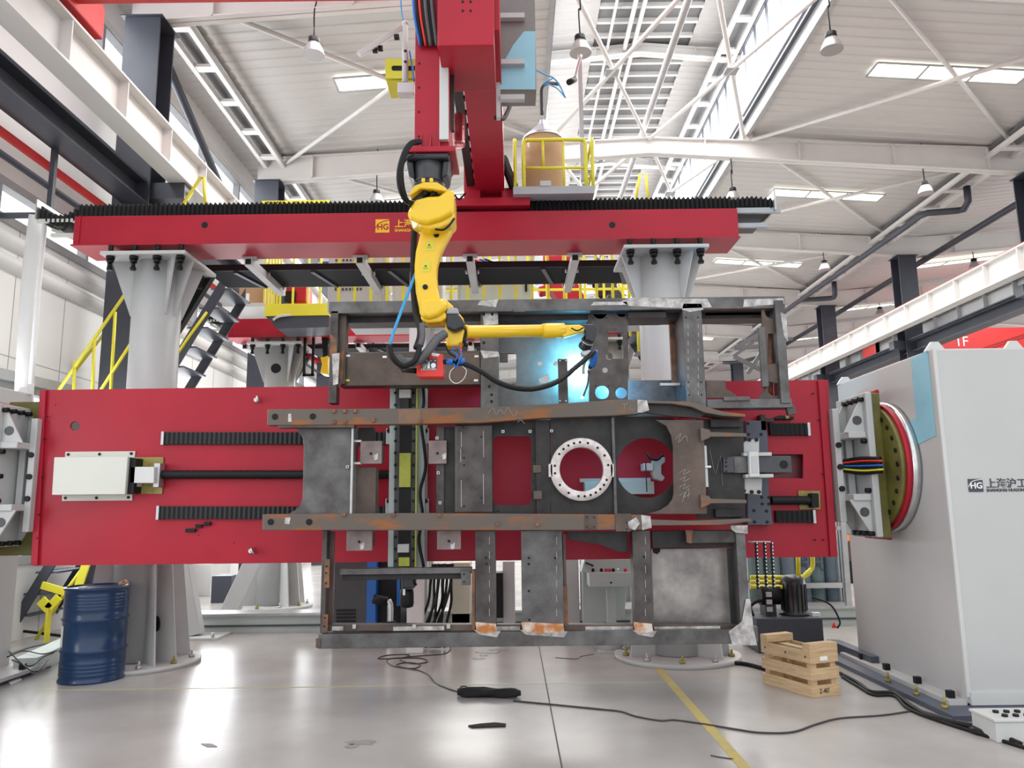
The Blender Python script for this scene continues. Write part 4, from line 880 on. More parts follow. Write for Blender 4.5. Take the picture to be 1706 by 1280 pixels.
# ---------------------------------------------------------------- headstocks (mirrored pair)
XC = -.72; AX = at(1490, 778, NY + .02).z
def headstock(sg, label):
    mx = lambda x: x if sg > 0 else 2 * XC - x
    t = thing('headstock_cabinet', label, 'cabinet', (mx(4.5), NY, 0))
    xf, xo = 3.50 + (.22 if sg < 0 else 0), 5.6 if sg > 0 else 4.85; zt_ = 2.86
    tx = lambda z: .0
    MB().box(mx(xf), mx(xo), 6.28, 8.18, .05, zt_).build('side_panel', CABSIDE, t, .012)
    MB().box(mx(xf + .012), mx(xo), 6.268, 6.282, .12, zt_ - .015).build('front_panel', FRONTP, t, .003)
    MB().box(mx(xf - .003), mx(xf + .03), 6.262, 6.285, .10, zt_).build('corner_trim', WHITE, t, .004)
    MB().box(mx(xf + .02), mx(xo), 6.25, 6.28, .045, .14).build('plinth', WHITE, t)
    MB().box(mx(3.22 + (.2 if sg < 0 else 0)), mx(xo + (.2 if sg > 0 else 0)), 5.98 if sg > 0 else 6.15, 8.4, 0, .04).build('base_plate', SLATE, t)
    MB().box(mx(3.36), mx(xf), 6.28, 8.3, .04, .075).build('foot_flange', CABSIDE, t)
    for k, y in enumerate((6.35, 6.85, 7.4, 7.9)): MB().box(mx(3.40), mx(3.45), y, y + .05, .075, .13).build('foot_bolt', BLACK, t)
    for k, y in enumerate((6.2, 6.62, 7.1)): MB().cyl((mx(3.28), y, .04), (mx(3.28), y, .065), .024, n=6).cyl((mx(3.28), y, .07), (mx(3.28), y, .12), .012, n=10).build('anchor_bolt', BRASS, t)
    MB().cyl((mx(3.95), 6.12, .04), (mx(3.95), 6.12, .065), .024, n=6).cyl((mx(3.95), 6.12, .07), (mx(3.95), 6.12, .12), .012, n=10).build('anchor_bolt', BRASS, t)
    for y in (6.33, 8.1):
        for x in (xf + .06, xf + .72):
            x_ = mx(x); MB().prism([(x_ - .09, y, zt_ - .01), (x_ + .09, y, zt_ - .01), (x_ + .03, y, zt_ + .07), (x_ - .03, y, zt_ + .07)], (0, .03, 0)).build('lifting_lug', WHITE, t)
    # rotary flange, axis along X
    R_ = thing('rotary_flange', 'round olive faceplate with a red ring on the %s headstock' % ('right' if sg > 0 else 'left'), 'flange', (mx(3.3), NY, AX))
    d = (-sg, 0, 0); c = lambda x: (mx(x), NY, AX)
    MB().lathe(c(xf - .001), d, [(.60, 0), (.60, .07 if sg > 0 else .29), (.56, .072 if sg > 0 else .292)], 64).build('steel_ring', CHROME, R_)
    MB().lathe(c(3.43), d, [(.585, 0), (.585, .05)], 64).build('red_ring', RED, R_)
    MB().lathe(c(3.39), d, [(.56, 0), (.56, .05)], 64).build('olive_disc', OLIVE, R_)
    MB().box(mx(3.345), mx(3.25), NY - .27, NY + .30, AX - .64, AX + .66).build('adapter_block', OLIVE, R_, .01)
    MB().box(mx(3.38), mx(3.345), NY - .20, NY + .28, AX - .66, AX + .70).build('red_adapter', RED, R_, .01)
    for k in range(26):
        a = 2 * PI * k / 26; y, z = NY + .50 * math.cos(a), AX + .50 * math.sin(a)
        if y < NY - .05 or y > NY + .3: MB().cyl((mx(3.345), y, z), (mx(3.33), y, z), .022, n=8).build('flange_bolt', BLACK, R_)
    if sg < 0: MB().box(mx(3.02), mx(3.40), NY + .12, NY + .34, AX - .72, AX + .73).build('olive_backplate', OLIVE, R_, .01)
    # bracket joining the flange to the table
    B = thing('table_bracket', 'white cast bracket with triangular ribs at the %s end of the red table' % ('right' if sg > 0 else 'left'), 'bracket', (mx(3.0), NY, AX))
    y0 = NY - .32
    MB().box(mx(3.25), mx(3.19), y0, NY + .32, AX - .63, AX + .66).build('flange_side', GREYW, B, .01)
    MB().box(mx(3.035), mx(2.975), NY - .10, NY + .30, AX - .50, AX + .54).build('table_side', GREYW, B, .008)
    for z in (.28, -.28): MB().box(mx(3.03), mx(3.19), y0 + .04, NY + .3, AX + z - .03, AX + z + .03).build('shelf', GREYW, B, .008)
    for s_ in (1, -1):
        z0 = AX + s_ * .30
        o = MB().prism([(mx(3.0), y0 + .06, z0), (mx(3.19), y0 + .06, z0), (mx(3.19), y0 + .06, z0 + s_ * .34)], (0, .025, 0)); o.build('rib', GREYW, B, .004)
        o = MB().prism([(mx(3.0), y0 + .42, z0), (mx(3.19), y0 + .42, z0), (mx(3.19), y0 + .42, z0 + s_ * .34)], (0, .025, 0)); o.build('rib', GREYW, B, .004)
        MB().cyl((mx(3.125), y0 + .056, z0 + s_ * .11), (mx(3.125), y0 + .07, z0 + s_ * .11), .042, n=24).build('rib_hole', DGREY, B)
        for k in range(4): MB().cyl((mx(3.19), y0 + .05 + .11 * k, AX + s_ * .60), (mx(3.14), y0 + .05 + .11 * k, AX + s_ * .60), .022, n=10).build('bracket_bolt', BLACK, B)
    for z in (-.2, 0, .2): MB().cyl((mx(3.19), y0 + .05, AX + z * 1.1), (mx(3.145), y0 + .05, AX + z * 1.1), .022, n=10).build('side_bolt', BLACK, B); MB().cyl((mx(3.005), NY - .12, AX + z), (mx(3.005), NY - .09, AX + z), .026, n=12).build('side_bolt', BLACK, B)
    MB().box(mx(3.05), mx(3.09), NY + .0, NY + .06, AX - .30, AX + .30).box(mx(3.11), mx(3.17), NY - .02, NY + .12, AX - .30, AX + .30).build('inner_web', GREYW, B)
    return t
hs = headstock(1, 'large grey-white headstock cabinet at the right edge with dark logo lettering')
headstock(-1, 'grey-white headstock cabinet mostly outside the left edge of the photo')
# film, logo on the right cabinet
def sp(py, pz): return None
q = lambda Y, z: (3.497, Y, z)
MB().prism([(3.4985, 6.34, 2.86), (3.4985, 6.62, 2.84), (3.4985, 6.62, 2.32), (3.4985, 6.75, 2.30), (3.4985, 6.70, 2.08), (3.4985, 6.34, 2.14)], (-.003, 0, 0)).build('protective_film', FILM, hs)
a, b = at(1614, 820, 6.268), at(1636, 798, 6.268)
MB().box(a.x, b.x, 6.264, 6.268, a.z, b.z).build('logo_square', TEXTD, hs)
text('logo_letters', 'HG', (a.x + .012, 6.262, a.z + .028), .068, TEXTW, hs, bold=.0015)
MB().tube([(a.x - .002, 6.262, a.z + .04), (a.x + .035, 6.262, a.z + .085), (b.x + .004, 6.262, b.z - .003)], .003, n=6).build('logo_swoosh', TEXTW, hs)
p = at(1643, 812, 6.268); text('lettering', '\u4e0a\u6d77\u6caa\u5de5', (p.x, 6.265, p.z), .083, TEXTD, hs, bold=.001)
p = at(1643.5, 819.5, 6.268); text('lettering', 'SHANGHAI HUGONG', (p.x, 6.265, p.z), .0335, TEXTD, hs, bold=.0006)
# cable bundle in the right bracket
for k, (dz, dy, m_, lb) in enumerate(((.05, 0, BLACK, 'uppermost black'), (.03, -.03, TRED, 'red'), (.012, .0, BLACK, 'second black'), (-.008, -.03, BLUEC, 'blue'), (-.03, 0, BLACK, 'third black'), (-.045, -.03, YEL, 'yellow'), (-.062, 0, BLACK, 'lowest black'))):
    p0, p1 = at(1400, 776, 7.15), at(1468, 774, 6.78)
    tag(MB().tube([p0 + Vector((0, dy, dz * .7)), (p0 + p1) / 2 + Vector((0, dy, dz * 1.15)), p1 + Vector((0, dy, dz))], .018 if m_ is BLACK else .009, n=8).build('bundled_cable', m_), lb + ' cable of the bundle entering the right faceplate', 'cable', 'cables at the right faceplate')

# ================================================================ WORKPIECE
W = thing('welded_chassis_frame', 'big raw steel vehicle chassis frame with rusty rails clamped upright before the red table', 'frame', at(900, 1077, 6.5))
def wr(name, x0, y0, x1, y1, Y, d, m, bev=.004): return MB().rect(x0, y0, x1, y1, Y, d).build(name, m, W, bev)
def wp(name, pts, Y, d, m, bev=.004): return MB().pp(pts, Y, d).build(name, m, W, bev)
def holes(pts, Y, r, par=None, m=None):
    mb = MB()
    for px, py in pts:
        p = at(px, py, Y); mb.cyl((p.x, Y - .002, p.z), (p.x, Y + .004, p.z), r, n=14)
    return mb.build('bolt_hole', m or BLACK, par or W)
# upper frame
tr = wr('top_rail', 548, 498, 1308, 518, 6.5, .14, STEELG)
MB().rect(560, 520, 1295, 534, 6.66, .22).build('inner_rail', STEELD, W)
wp('ground_patch', [(1035, 502), (1050, 496), (1178, 498), (1186, 512), (1140, 514), (1048, 510)], 6.497, .004, GRIND, 0)
wp('ground_patch', [(990, 503), (1044, 503), (1046, 508), (984, 509)], 6.497, .004, GRIND, 0); wp('ground_patch', [(1240, 499), (1305, 497), (1307, 506), (1238, 512)], 6.497, .004, GRIND, 0)
wp('ground_patch', [(800, 501), (830, 499), (826, 512), (796, 508)], 6.497, .004, GRIND, 0)
wr('corner_post', 549, 518, 562, 672, 6.5, .12, STEEL); wr('inner_post', 563, 520, 576, 640, 6.56, .10, BROWN)
wp('rust_patch', [(550, 556), (560, 566), (561, 590), (556, 600), (549, 590)], 6.497, .004, ORUST, 0)
wp('rust_patch', [(566, 590), (574, 582), (570, 640), (560, 650)], 6.55, .004, ORUST, 0)
bx = wr('box_beam', 566, 586, 800, 642, 6.6, .18, BROWN)
MB().rect(566, 586, 800, 588, 6.597, .01).build('edge', STEELG, bx)
for px, py, mm in ((580, 593, TEXTW), (641, 595, TEXTW), (794, 594, TEXTW), (793, 634, TEXTW), (579, 634, YEL)):
    p = at(px, py, 6.6); MB().box(p.x - .018, p.x + .018, 6.594, 6.6, p.z - .009, p.z + .009).build('slot', mm, bx)
ch = wr('channel_post', 801, 516, 831, 684, 6.56, .10, STEELG)
wp('ground_patch', [(803, 518), (829, 518), (830, 540), (806, 542)], 6.557, .004, GRIND, 0)
holes([(806, 524), (820, 524), (806, 571), (815, 644), (819, 658), (819, 669)], 6.555, .012)
# side panel behind the forearm, with real openings
pl = plate('back_panel', [(800, 530), (986, 530), (986, 700), (800, 700)],
      [rrect(826, 588, 860, 642, 6), circ(900, 606, 4.2, 16), circ(925.5, 606, 4, 16), [(897, 632), (912, 624), (916, 630), (908, 640), (900, 638)]], 6.96, .012, mat('primed_side_panel', (.16, .155, .15), .35, metal=.4, col2=(.10, .095, .09), scale=5, bump=.05), W)
wr('panel_stiffener', 832, 518, 980, 524, 6.7, .25, STEELD)
wr('lug_plate', 856, 513, 875, 520, 6.49, .02, STEELG)
wr('strap', 930, 598, 946, 673, 6.72, .02, STEEL); holes([(933, 601), (943, 601), (933, 668), (943, 668)], 6.718, .006, m=TEXTW)
wr('tab', 832, 589, 846, 604, 6.8, .02, STEELG)
plate('web_channel', [(982, 507), (1046, 507), (1046, 674), (982, 674)],
      [circ(999.5, 519.5, 12, 24), circ(1036, 519, 9.5, 24), rrect(1013, 552, 1039, 598, 2), circ(1003, 654, 11.5, 24), circ(1035, 655, 9.5, 24), circ(1008, 617, 4.5, 16), circ(1015, 594, 6, 16)], 6.6, .012, STEEL, W)
MB().rect(982, 507, 984, 674, 6.612, .18).rect(1044, 507, 1046, 630, 6.612, .22).build('channel_flange', BROWN, W)
MB().rect(1046, 520, 1110, 529, 6.55, .3).build('upper_bar', STEELD, W)
holes([(988, 509), (1010, 509), (988, 530), (1010, 530), (992, 643), (1014, 643)], 6.597, .006)
wr('blue_lit_plate', 986, 634, 1132, 695, 6.94, .012, STEELG).name = 'rear_plate'
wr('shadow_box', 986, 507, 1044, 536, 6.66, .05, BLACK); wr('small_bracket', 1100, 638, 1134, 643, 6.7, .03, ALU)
col = wr('tube_column', 1141, 508, 1173, 688, 6.5, .42, STEELG)
wp('ground_patch', [(1139, 506), (1168, 506), (1172, 516), (1150, 520), (1136, 516)], 6.497, .004, GRIND, 0)
holes([(1143, 509), (1163, 509), (1143, 529), (1163, 529), (1147, 637), (1168, 637), (1148, 658), (1169, 658)], 6.497, .007)
mb = MB()
for px in (1146, 1163):
    for k in range(9): mb.rect(px, 540 + k * 14, px + .9, 547 + k * 14, 6.498, .004)
mb.build('stitch_weld', CHALK, col)
wr('side_strip', 1118, 535, 1128, 640, 6.86, .05, ORUST)
# right upper frame
wr('right_post', 1296, 500, 1311, 672, 6.48, .16, STEELG)
wp('ground_patch', [(1300, 520), (1310, 525), (1313, 570), (1306, 560)], 6.476, .004, GRIND, 0)
plate('end_web', [(1268, 505), (1300, 505), (1306, 665), (1262, 665), (1272, 650), (1270, 560)], [circ(1286, 519, 12, 24), circ(1291, 648, 12, 24), rrect(1279, 556, 1292, 608, 2)], 6.54, .012, BROWN, W)
wr('vertical_bar', 1267, 545, 1278, 645, 6.49, .04, STEELG)
wp('web_patch', [(1278, 608), (1302, 604), (1302, 640), (1278, 636)], 6.52, .012, BROWN)
MB().cyl(at(1283, 545, 6.62), at(1284, 662, 6.62), .02).build('copper_rod', ORUST, W); MB().cyl(at(1291, 550, 6.62), at(1292, 605, 6.62), .016).build('teal_rod', mat('teal_paint', (.03, .16, .18), .4, noise=.1), W)
wr('upper_inner_rail', 1174, 517, 1268, 526, 6.66, .2, BROWN)
wr('lower_sill', 1178, 665, 1320, 680, 6.5, .16, STEELG); wr('sill_lip', 1206, 661, 1250, 668, 6.48, .02, STEELG)
wp('sill_end', [(1308, 670), (1324, 676), (1328, 690), (1314, 692)], 6.52, .05, STEEL)
wp('gusset_plate', [(1176, 634), (1208, 634), (1210, 648), (1228, 660), (1228, 664), (1176, 664)], 6.62, .02, BROWN)
# main side rails
ru = wp('upper_side_rail', [(445, 682), (620, 681), (800, 679), (905, 674), (1000, 668), (1020, 666), (1064, 666), (1064, 690), (1020, 693), (905, 697), (800, 705), (620, 708), (445, 709)], 6.38, .10, RUST, .006)
MB().pp([(463, 709), (590, 708), (590, 712), (463, 713)], 6.39, .10).build('rail_underside', BROWN, W)
wp('rail_splice', [(1062, 666), (1078, 667), (1082, 684), (1070, 688), (1062, 688)], 6.375, .11, GRIND)
wp('curved_flange', [(1074, 672), (1120, 673), (1152, 678), (1175, 688), (1205, 693), (1242, 695), (1242, 690), (1205, 686), (1180, 679), (1158, 671), (1140, 669), (1074, 668)], 6.38, .26, RUST)
wp('curved_web', [(1074, 674), (1120, 674), (1150, 680), (1175, 690), (1165, 697), (1120, 694), (1074, 688)], 6.44, .03, STEELD)
rl = wp('lower_side_rail', [(437, 857), (700, 855), (1000, 857), (1072, 858), (1072, 883), (960, 884), (700, 884), (437, 884)], 6.38, .10, RUST, .006)
wp('rail_splice', [(1068, 858), (1084, 860), (1086, 880), (1070, 884)], 6.375, .11, GRIND)
wp('lower_flange', [(1082, 866), (1150, 868), (1250, 864), (1254, 869), (1200, 875), (1082, 876)], 6.38, .26, RUST)
for r_, pts in ((ru, ((458, 694.5), (521, 694))), (rl, ((451, 870), (515, 870)))):
    holes(pts, 6.377, .026, r_)
for par, pts in ((ru, ((556, 685), (574, 685), (556, 703), (574, 703), (591, 685), (622, 700), (700, 702))), (rl, ((573, 858), (655, 858), (732, 859), (829, 873), (895, 874)))):
    mb = MB()
    for px, py in pts: mb.rect(px - 3, py - 3, px + 3, py + 3, 6.36, .02)
    mb.build('weld_nut', ORUST, par, .002)
wp('bright_mark', [(480, 690), (485, 689), (486, 703), (480, 703)], 6.377, .003, GRIND, 0); wp('bright_mark', [(475, 863), (484, 862), (482, 874), (474, 873)], 6.377, .003, GRIND, 0)
wp('rust_patch', [(664, 683), (700, 682), (700, 706), (664, 706)], 6.378, .002, mat('rust_heat_tint', (.30, .13, .04), .5, col2=(.15, .11, .09), scale=7), 0)
wp('joint_plate', [(1025, 856), (1052, 856), (1052, 886), (1026, 886)], 6.365, .015, BROWN); wp('joint_plate', [(974, 858), (994, 858), (994, 882), (974, 882)], 6.372, .008, BROWN)
holes([(978, 862), (990, 862), (978, 878), (990, 878), (1044, 871), (1044, 882)], 6.362, .006)
# chalk marks
def chalk(pts, Y=6.374, r=.0017): MB().tube([at(x, y, Y) for x, y in pts], r, n=5, sub=3).build('chalk_mark', CHALK, W)
chalk([(812, 690), (822, 680), (826, 692), (834, 682), (840, 690), (846, 679), (856, 694), (862, 686)])
chalk([(1036, 674), (1046, 673)]); chalk([(1040, 674), (1040, 682)]); chalk([(1050, 675), (1050, 683), (1056, 683)]); chalk([(1052, 870), (1064, 866), (1058, 877), (1066, 874)])
for py in (788, 800, 812, 826): chalk([(1132, py), (1142, py - 6), (1138, py + 3), (1150, py - 3)], 6.43)
chalk([(1124, 734), (1134, 722), (1130, 738), (1142, 726), (1146, 738)], 6.43); chalk([(1136, 838), (1142, 822), (1148, 814), (1146, 832)], 6.43)
# pieces between the rails
wp('bent_web_plate', [(489, 711), (585, 711), (585, 857), (480, 857), (492, 850), (501, 841), (504, 830), (506, 745), (504, 730), (498, 720)], 6.50, .012, STEELG)
wr('web_edge', 584, 711, 588, 857, 6.46, .20, ALU)
wr('rear_box_member', 590, 778, 626, 857, 6.60, .14, BROWN); wr('rear_box_member', 596, 712, 622, 736, 6.64, .1, STEELD)
pg = lambda x0, y0, x1, y1, lb: None
wr('cross_panel', 727, 711, 758, 857, 6.58, .03, STEELD)
wr('tube_crossmember', 757, 706, 821, 857, 6.46, .20, STEEL, .02)
mb = MB()
for px, rr in ((768, (720, 745)), (768, (800, 845)), (805, (718, 762)), (805, (790, 840)), (767, (748, 770))): mb.rect(px, rr[0], px + 1.0, rr[1], 6.458, .004)
mb.build('stitch_weld', CHALK, W); holes([(772, 712), (802, 728), (773, 763), (773, 775), (802, 830), (773, 844)], 6.457, .008)
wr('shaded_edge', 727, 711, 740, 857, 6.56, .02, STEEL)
plate('window_plate', [(818, 704), (893, 702), (893, 857), (818, 857)], [rrect(822, 727, 885, 842, 9)], 6.56, .012, STEELD, W)
holes([(838, 716), (880, 719), (888, 765), (888, 802), (830, 852), (873, 742)], 6.557, .007)
wr('box_column', 893, 700, 917, 857, 6.50, .12, STEELD)
wr('nut_tab', 888, 775, 902, 788, 6.48, .02, BROWN, .003); wr('nut_tab', 889, 818, 903, 832, 6.48, .02, BROWN, .003)
plate('turntable_web', [(917, 697), (1022, 695), (1022, 857), (917, 857)], [circ(969, 782, 38, 40)], 6.50, .014, STEELD, W)
mb = MB(); p = at(969, 782, 6.42); D = 6.42
MBR = MB(); MBR.lathe((p.x, 6.50, p.z), (0, -1, 0), [(.262, 0), (.262, .075), (.258, .08), (.186, .08), (.182, .075), (.182, 0)], 72, True)
ring = MBR.build('turntable_ring', FLANGE, W)
MB().rect(914, 773, 921, 795, 6.42, .07).rect(1017, 773, 1023, 795, 6.42, .07).build('ring_lug', FLANGE, ring, .004)
for i, ang in enumerate((92, 105, 118, 131, 145, 172, 188, 215, 240, 262, 275, 288, 300, 312, 324, 336, 8, 30, 52, 75)):
    a = math.radians(ang); x, z = p.x + .224 * math.cos(a), p.z + .224 * math.sin(a)
    MB().cyl((x, 6.417, z), (x, 6.425, z), .0105, n=12).build('ring_hole', BLACK, ring)
wr('web_seam', 1021, 695, 1026, 857, 6.46, .06, STEELG)
plate('recess_web', [(1024, 693), (1122, 697), (1122, 857), (1024, 857)], [circ(1077, 780, 50, 40)], 6.62, .012, STEELD, W)
wp('front_web', [(1092, 700), (1172, 700), (1178, 857), (1078, 857), (1100, 850), (1113, 842), (1120, 832), (1122, 822), (1121, 745), (1118, 726), (1110, 710)], 6.44, .014, BROWN)
plate('end_web_plate', [(1160, 698), (1238, 698), (1242, 864), (1160, 864)], [rrect(1160.5, 740, 1178, 828, 4)], 6.60, .012, STEELD, W)
wr('hinge_bar', 1173, 742, 1179, 812, 6.52, .05, ALU)
wr('pin', 1171, 776, 1185, 780, 6.50, .02, CHROME)
for py0, py1, k in ((713, 736, 0), (824, 847, 1)):
    wp('hinge_lug', [(1167, py0), (1182, py0 + 3), (1184, py0 + 7), (1244, py0 + 9), (1244, py0 + 15), (1184, py0 + 15), (1182, py0 + 17), (1168, py1)], 6.40, .10, RUST)
wr('end_block', 1184, 698, 1236, 712, 6.54, .05, STEELD); wr('end_block', 1192, 848, 1240, 862, 6.54, .05, STEELD)
# lower frame
bt = wr('bottom_rail', 530, 1053, 1258, 1077, 6.46, .13, STEELG)
wp('rail_ledge', [(540, 1041), (1245, 1041), (1245, 1052), (536, 1052)], 6.53, .10, BROWN)
for x0, x1 in ((553, 572), (655, 740), (826, 866), (975, 1055), (1090, 1200)): wr('pale_strip', x0, 1044, x1, 1051, 6.52, .008, GRIND, 0)
for px in (590, 690, 747): wr('weld_nut', px - 3, 1041, px + 3, 1048, 6.505, .02, ALU, .002)
wr('rail_end_cap', 526, 1064, 534, 1080, 6.45, .15, BROWN)
lp = wr('lower_left_post', 535, 884, 543, 1055, 6.48, .14, STEEL); wr('post_web', 543, 886, 556, 1045, 6.58, .02, MACH)
wr('bolting_plate', 540, 932, 549, 980, 6.47, .012, ORUST); wr('bolting_plate', 537, 1024, 546, 1055, 6.47, .012, ORUST)
holes([(544, 944), (543, 955), (543, 972), (541, 1030), (540, 1044)], 6.467, .007)
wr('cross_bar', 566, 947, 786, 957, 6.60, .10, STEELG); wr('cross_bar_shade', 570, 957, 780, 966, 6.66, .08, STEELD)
wr('corner_plate', 768, 952, 784, 975, 6.56, .012, STEELG); holes([(773, 957), (773, 970)], 6.557, .008)
wr('end_strip', 786, 950, 792, 1050, 6.50, .10, ORUST)
for x0, x1, mm in ((792, 826, STEEL), (869, 938, STEELG), (1056, 1086, STEEL)):
    wr('cross_member', x0, 884, x1, 1046, 6.47, .16, mm)
    wp('rust_patch', [(x0, 1037), (x1, 1040), (x1 + 2, 1052), ((x0 + x1) / 2, 1056), (x0 + 2, 1052)], 6.45, .02, HEAT, 0)
    wp('ground_patch', [(x0 - 3, 1050), (x1 + 8, 1052), (x1 + 2, 1062), (x0 + 8, 1058)], 6.455, .004, GRIND, 0)
    mb = MB()
    for k in range(6): mb.rect(x1 - 11, 895 + k * 24, x1 - 10.2, 907 + k * 24, 6.468, .003)
    mb.build('stitch_weld', CHALK, W)
holes([(881, 930), (881, 940), (881, 985), (882, 1033), (882, 1043), (925, 930), (926, 1043), (810, 930), (811, 940), (1073, 928), (1075, 1042)], 6.467, .010)
wr('rust_strip', 938, 976, 946, 1044, 6.54, .06, ORUST); wr('thin_post', 938, 890, 943, 976, 6.54, .06, BROWN)
wp('wedge_plate', [(940, 886), (1046, 886), (1046, 921), (1030, 920), (1000, 908), (950, 900)], 6.58, .02, STEELD)
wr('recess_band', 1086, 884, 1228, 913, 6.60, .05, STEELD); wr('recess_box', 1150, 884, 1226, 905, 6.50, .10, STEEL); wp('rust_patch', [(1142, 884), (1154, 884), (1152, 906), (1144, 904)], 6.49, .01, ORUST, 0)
sh = wr('sheet_panel', 1087, 914, 1215, 1044, 6.74, .01, STEELL)
wp('notch', [(1087, 914), (1100, 914), (1100, 919), (1095, 924), (1088, 921)], 6.735, .004, BLACK, 0)
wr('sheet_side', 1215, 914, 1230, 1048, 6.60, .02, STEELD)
wr('lower_right_post', 1230, 880, 1246, 1048, 6.47, .14, STEELG)
wp('ground_gusset', [(1214, 1053), (1236, 1036), (1243, 998), (1250, 998), (1256, 1050), (1262, 1076), (1220, 1076)], 6.452, .01, GRIND)
wr('small_lug', 1256, 1044, 1263, 1070, 6.47, .05, STEELG)
wp('corner_bracket', [(1217, 875), (1246, 875), (1246, 890), (1226, 888), (1218, 882)], 6.44, .04, GRIND)
for px, py in ((838, 719), (883, 719), (919, 718), (730, 788), (733, 838), (579, 778), (728, 730)):
    o = wr('weld_nut', px - 2.5, py - 2.5, px + 2.5, py + 2.5, 6.46, .03, ALU, .002)
    p = at(px, py, 6.46); MB().cyl((p.x, 6.457, p.z), (p.x, 6.462, p.z), .006, n=10).build('nut_hole', BLACK, o)
wr('rib_plate', 588, 733, 602, 737, 6.52, .10, ALU, .002); wr('rib_plate', 588, 770, 602, 774, 6.52, .10, ALU, .002)
wp('ground_patch', [(800, 584), (830, 586), (832, 594), (806, 597)], 6.557, .004, GRIND, 0)
wp('ground_patch', [(553, 590), (566, 588), (563, 640), (555, 642)], 6.496, .004, GRIND, 0)
wp('weld_spatter_patch', [(1046, 870), (1060, 862), (1066, 872), (1058, 884), (1048, 880)], 6.36, .004, GRIND, 0)
wp('sill_flange', [(560, 708), (580, 708), (580, 713), (560, 713)], 6.45, .1, BROWN)
chalk([(1182, 748), (1192, 790), (1200, 760), (1204, 810)], 6.595); chalk([(862, 704), (868, 700), (874, 706)])
# clamp pads of the fixture
for x0, y0, x1, y1, lb in ((600, 735, 636, 773, 'square pinkish clamp pad left of the central slide, above the lower rail'), (714, 734, 744, 773, 'square pinkish clamp pad right of the central slide, above the lower rail'),
                           (577, 884, 620, 918, 'square pinkish clamp pad left of the central slide, under the lower rail'), (728, 884, 768, 916, 'square pinkish clamp pad right of the central slide, under the lower rail')):
    t = thing('clamp_pad', lb, 'clamp', at((x0 + x1) / 2, y1, 6.55), 'square clamp pads')
    MB().rect(x0, y0, x1, y1, 6.52, .05).build('pad_plate', PINK, t, .003); MB().rect(x0 + 6, y0 + 5, x1 - 6, y1 - 5, 6.57, .30).build('pad_arm', STEELD, t)
    p = at((x0 + x1) / 2, (y0 + y1) / 2 + 2, 6.52); MB().cyl((p.x, 6.518, p.z), (p.x, 6.53, p.z), .012, n=14).build('pad_hole', BLACK, t)
    MB().pp([(x0 + 22, y0 + 24), (x0 + 30, y0 + 20), (x0 + 29, y0 + 30), (x0 + 24, y0 + 32)], 6.518, .003).build('scraped_mark', GRIND, t)
# ---------------------------------------------------------------- central slide
t = thing('clamp_slide', 'vertical clamping slide with yellow-green plates at the middle of the red table', 'slide', at(679, 945, 7.0))
SY = 6.92
MB().rect(648, 644, 658, 945, SY + .04, .235).build('side_plate', PALEG, t, .004); MB().rect(692, 644, 708, 945, SY + .06, .215).build('side_plate', PALEG, t, .004)
MB().rect(657, 640, 692, 948, SY + .02, .255).build('slide_body', DGREY, t, .004)
MB().rect(665, 645, 684, 945, SY, .03).build('slide_channel', BLACK, t)
MB().rect(692, 645, 694.5, 945, SY - .01, .03).build('yellow_strip', YGRN, t)
MB().rect(665, 755, 684, 812, SY - .04, .045).build('yellow_plate', YGRN, t, .003); MB().rect(664, 929, 682, 944, SY - .04, .045).build('yellow_plate', YGRN, t, .003)
MB().rect(665, 649, 684, 663, SY - .06, .07).build('white_carriage', WHITE, t, .004); MB().rect(662, 907, 681, 921, SY - .06, .07).build('white_carriage', WHITE, t, .004)
MB().rect(667, 663, 681, 680, SY - .03, .04).build('clamp_jaw', STEELD, t)
mb = MB()
for px in (659, 689):
    for py in range(655, 945, 20): p = at(px, py, SY + .02); mb.cyl((p.x, p.y - .008, p.z), (p.x, p.y, p.z), .014, n=10)
mb.build('slide_bolt', BLACK, t)
for px0, px1, py in ((643, 654, 714), (704, 714, 714), (642, 654, 831), (704, 714, 831)):
    MB().rect(px0, py, px1, py + 26, SY + .1, .05).build('ear_bracket', PALEG, t, .004); p = at((px0 + px1) / 2, py + 4, SY + .1); MB().cyl((p.x, p.y - .01, p.z), (p.x, p.y, p.z), .022, n=12).build('ear_bolt', BLACK, t)
tag(MB().tube([at(705, 645, 6.9), at(706, 672, 6.88), at(701, 700, 6.88), at(706, 740, 6.88), at(709, 780, 6.88), at(700, 820, 6.88), at(704, 860, 6.88), at(698, 900, 6.9), at(706, 945, 6.9)], .014).build('cable', BLACK), 'black cable running down beside the central slide', 'cable')
t = thing('slide_motor', 'black servo motor with bent cable hanging below the central slide', 'motor', at(680, 1012, 6.95))
MB().pp([(668, 957), (692, 957), (690, 981), (670, 981)], 6.9, .14).build('gearbox', BLK2, t, .01)
p = at(678, 982, 6.97); MB().lathe((p.x, 6.97, p.z), (0, 0, -1), [(.055, 0), (.06, .03), (.062, .12), (.055, .15), (.02, .16)], 24).build('motor_body', BLACK, t)
MB().rect(671, 982, 675, 992, 6.895, .004).build('label', TEXTW, t)
MB().tube([at(693, 975, 6.9), at(690, 968, 6.88), at(697, 958, 6.88), at(706, 953, 6.9)], .012).build('motor_cable', BLACK, t)
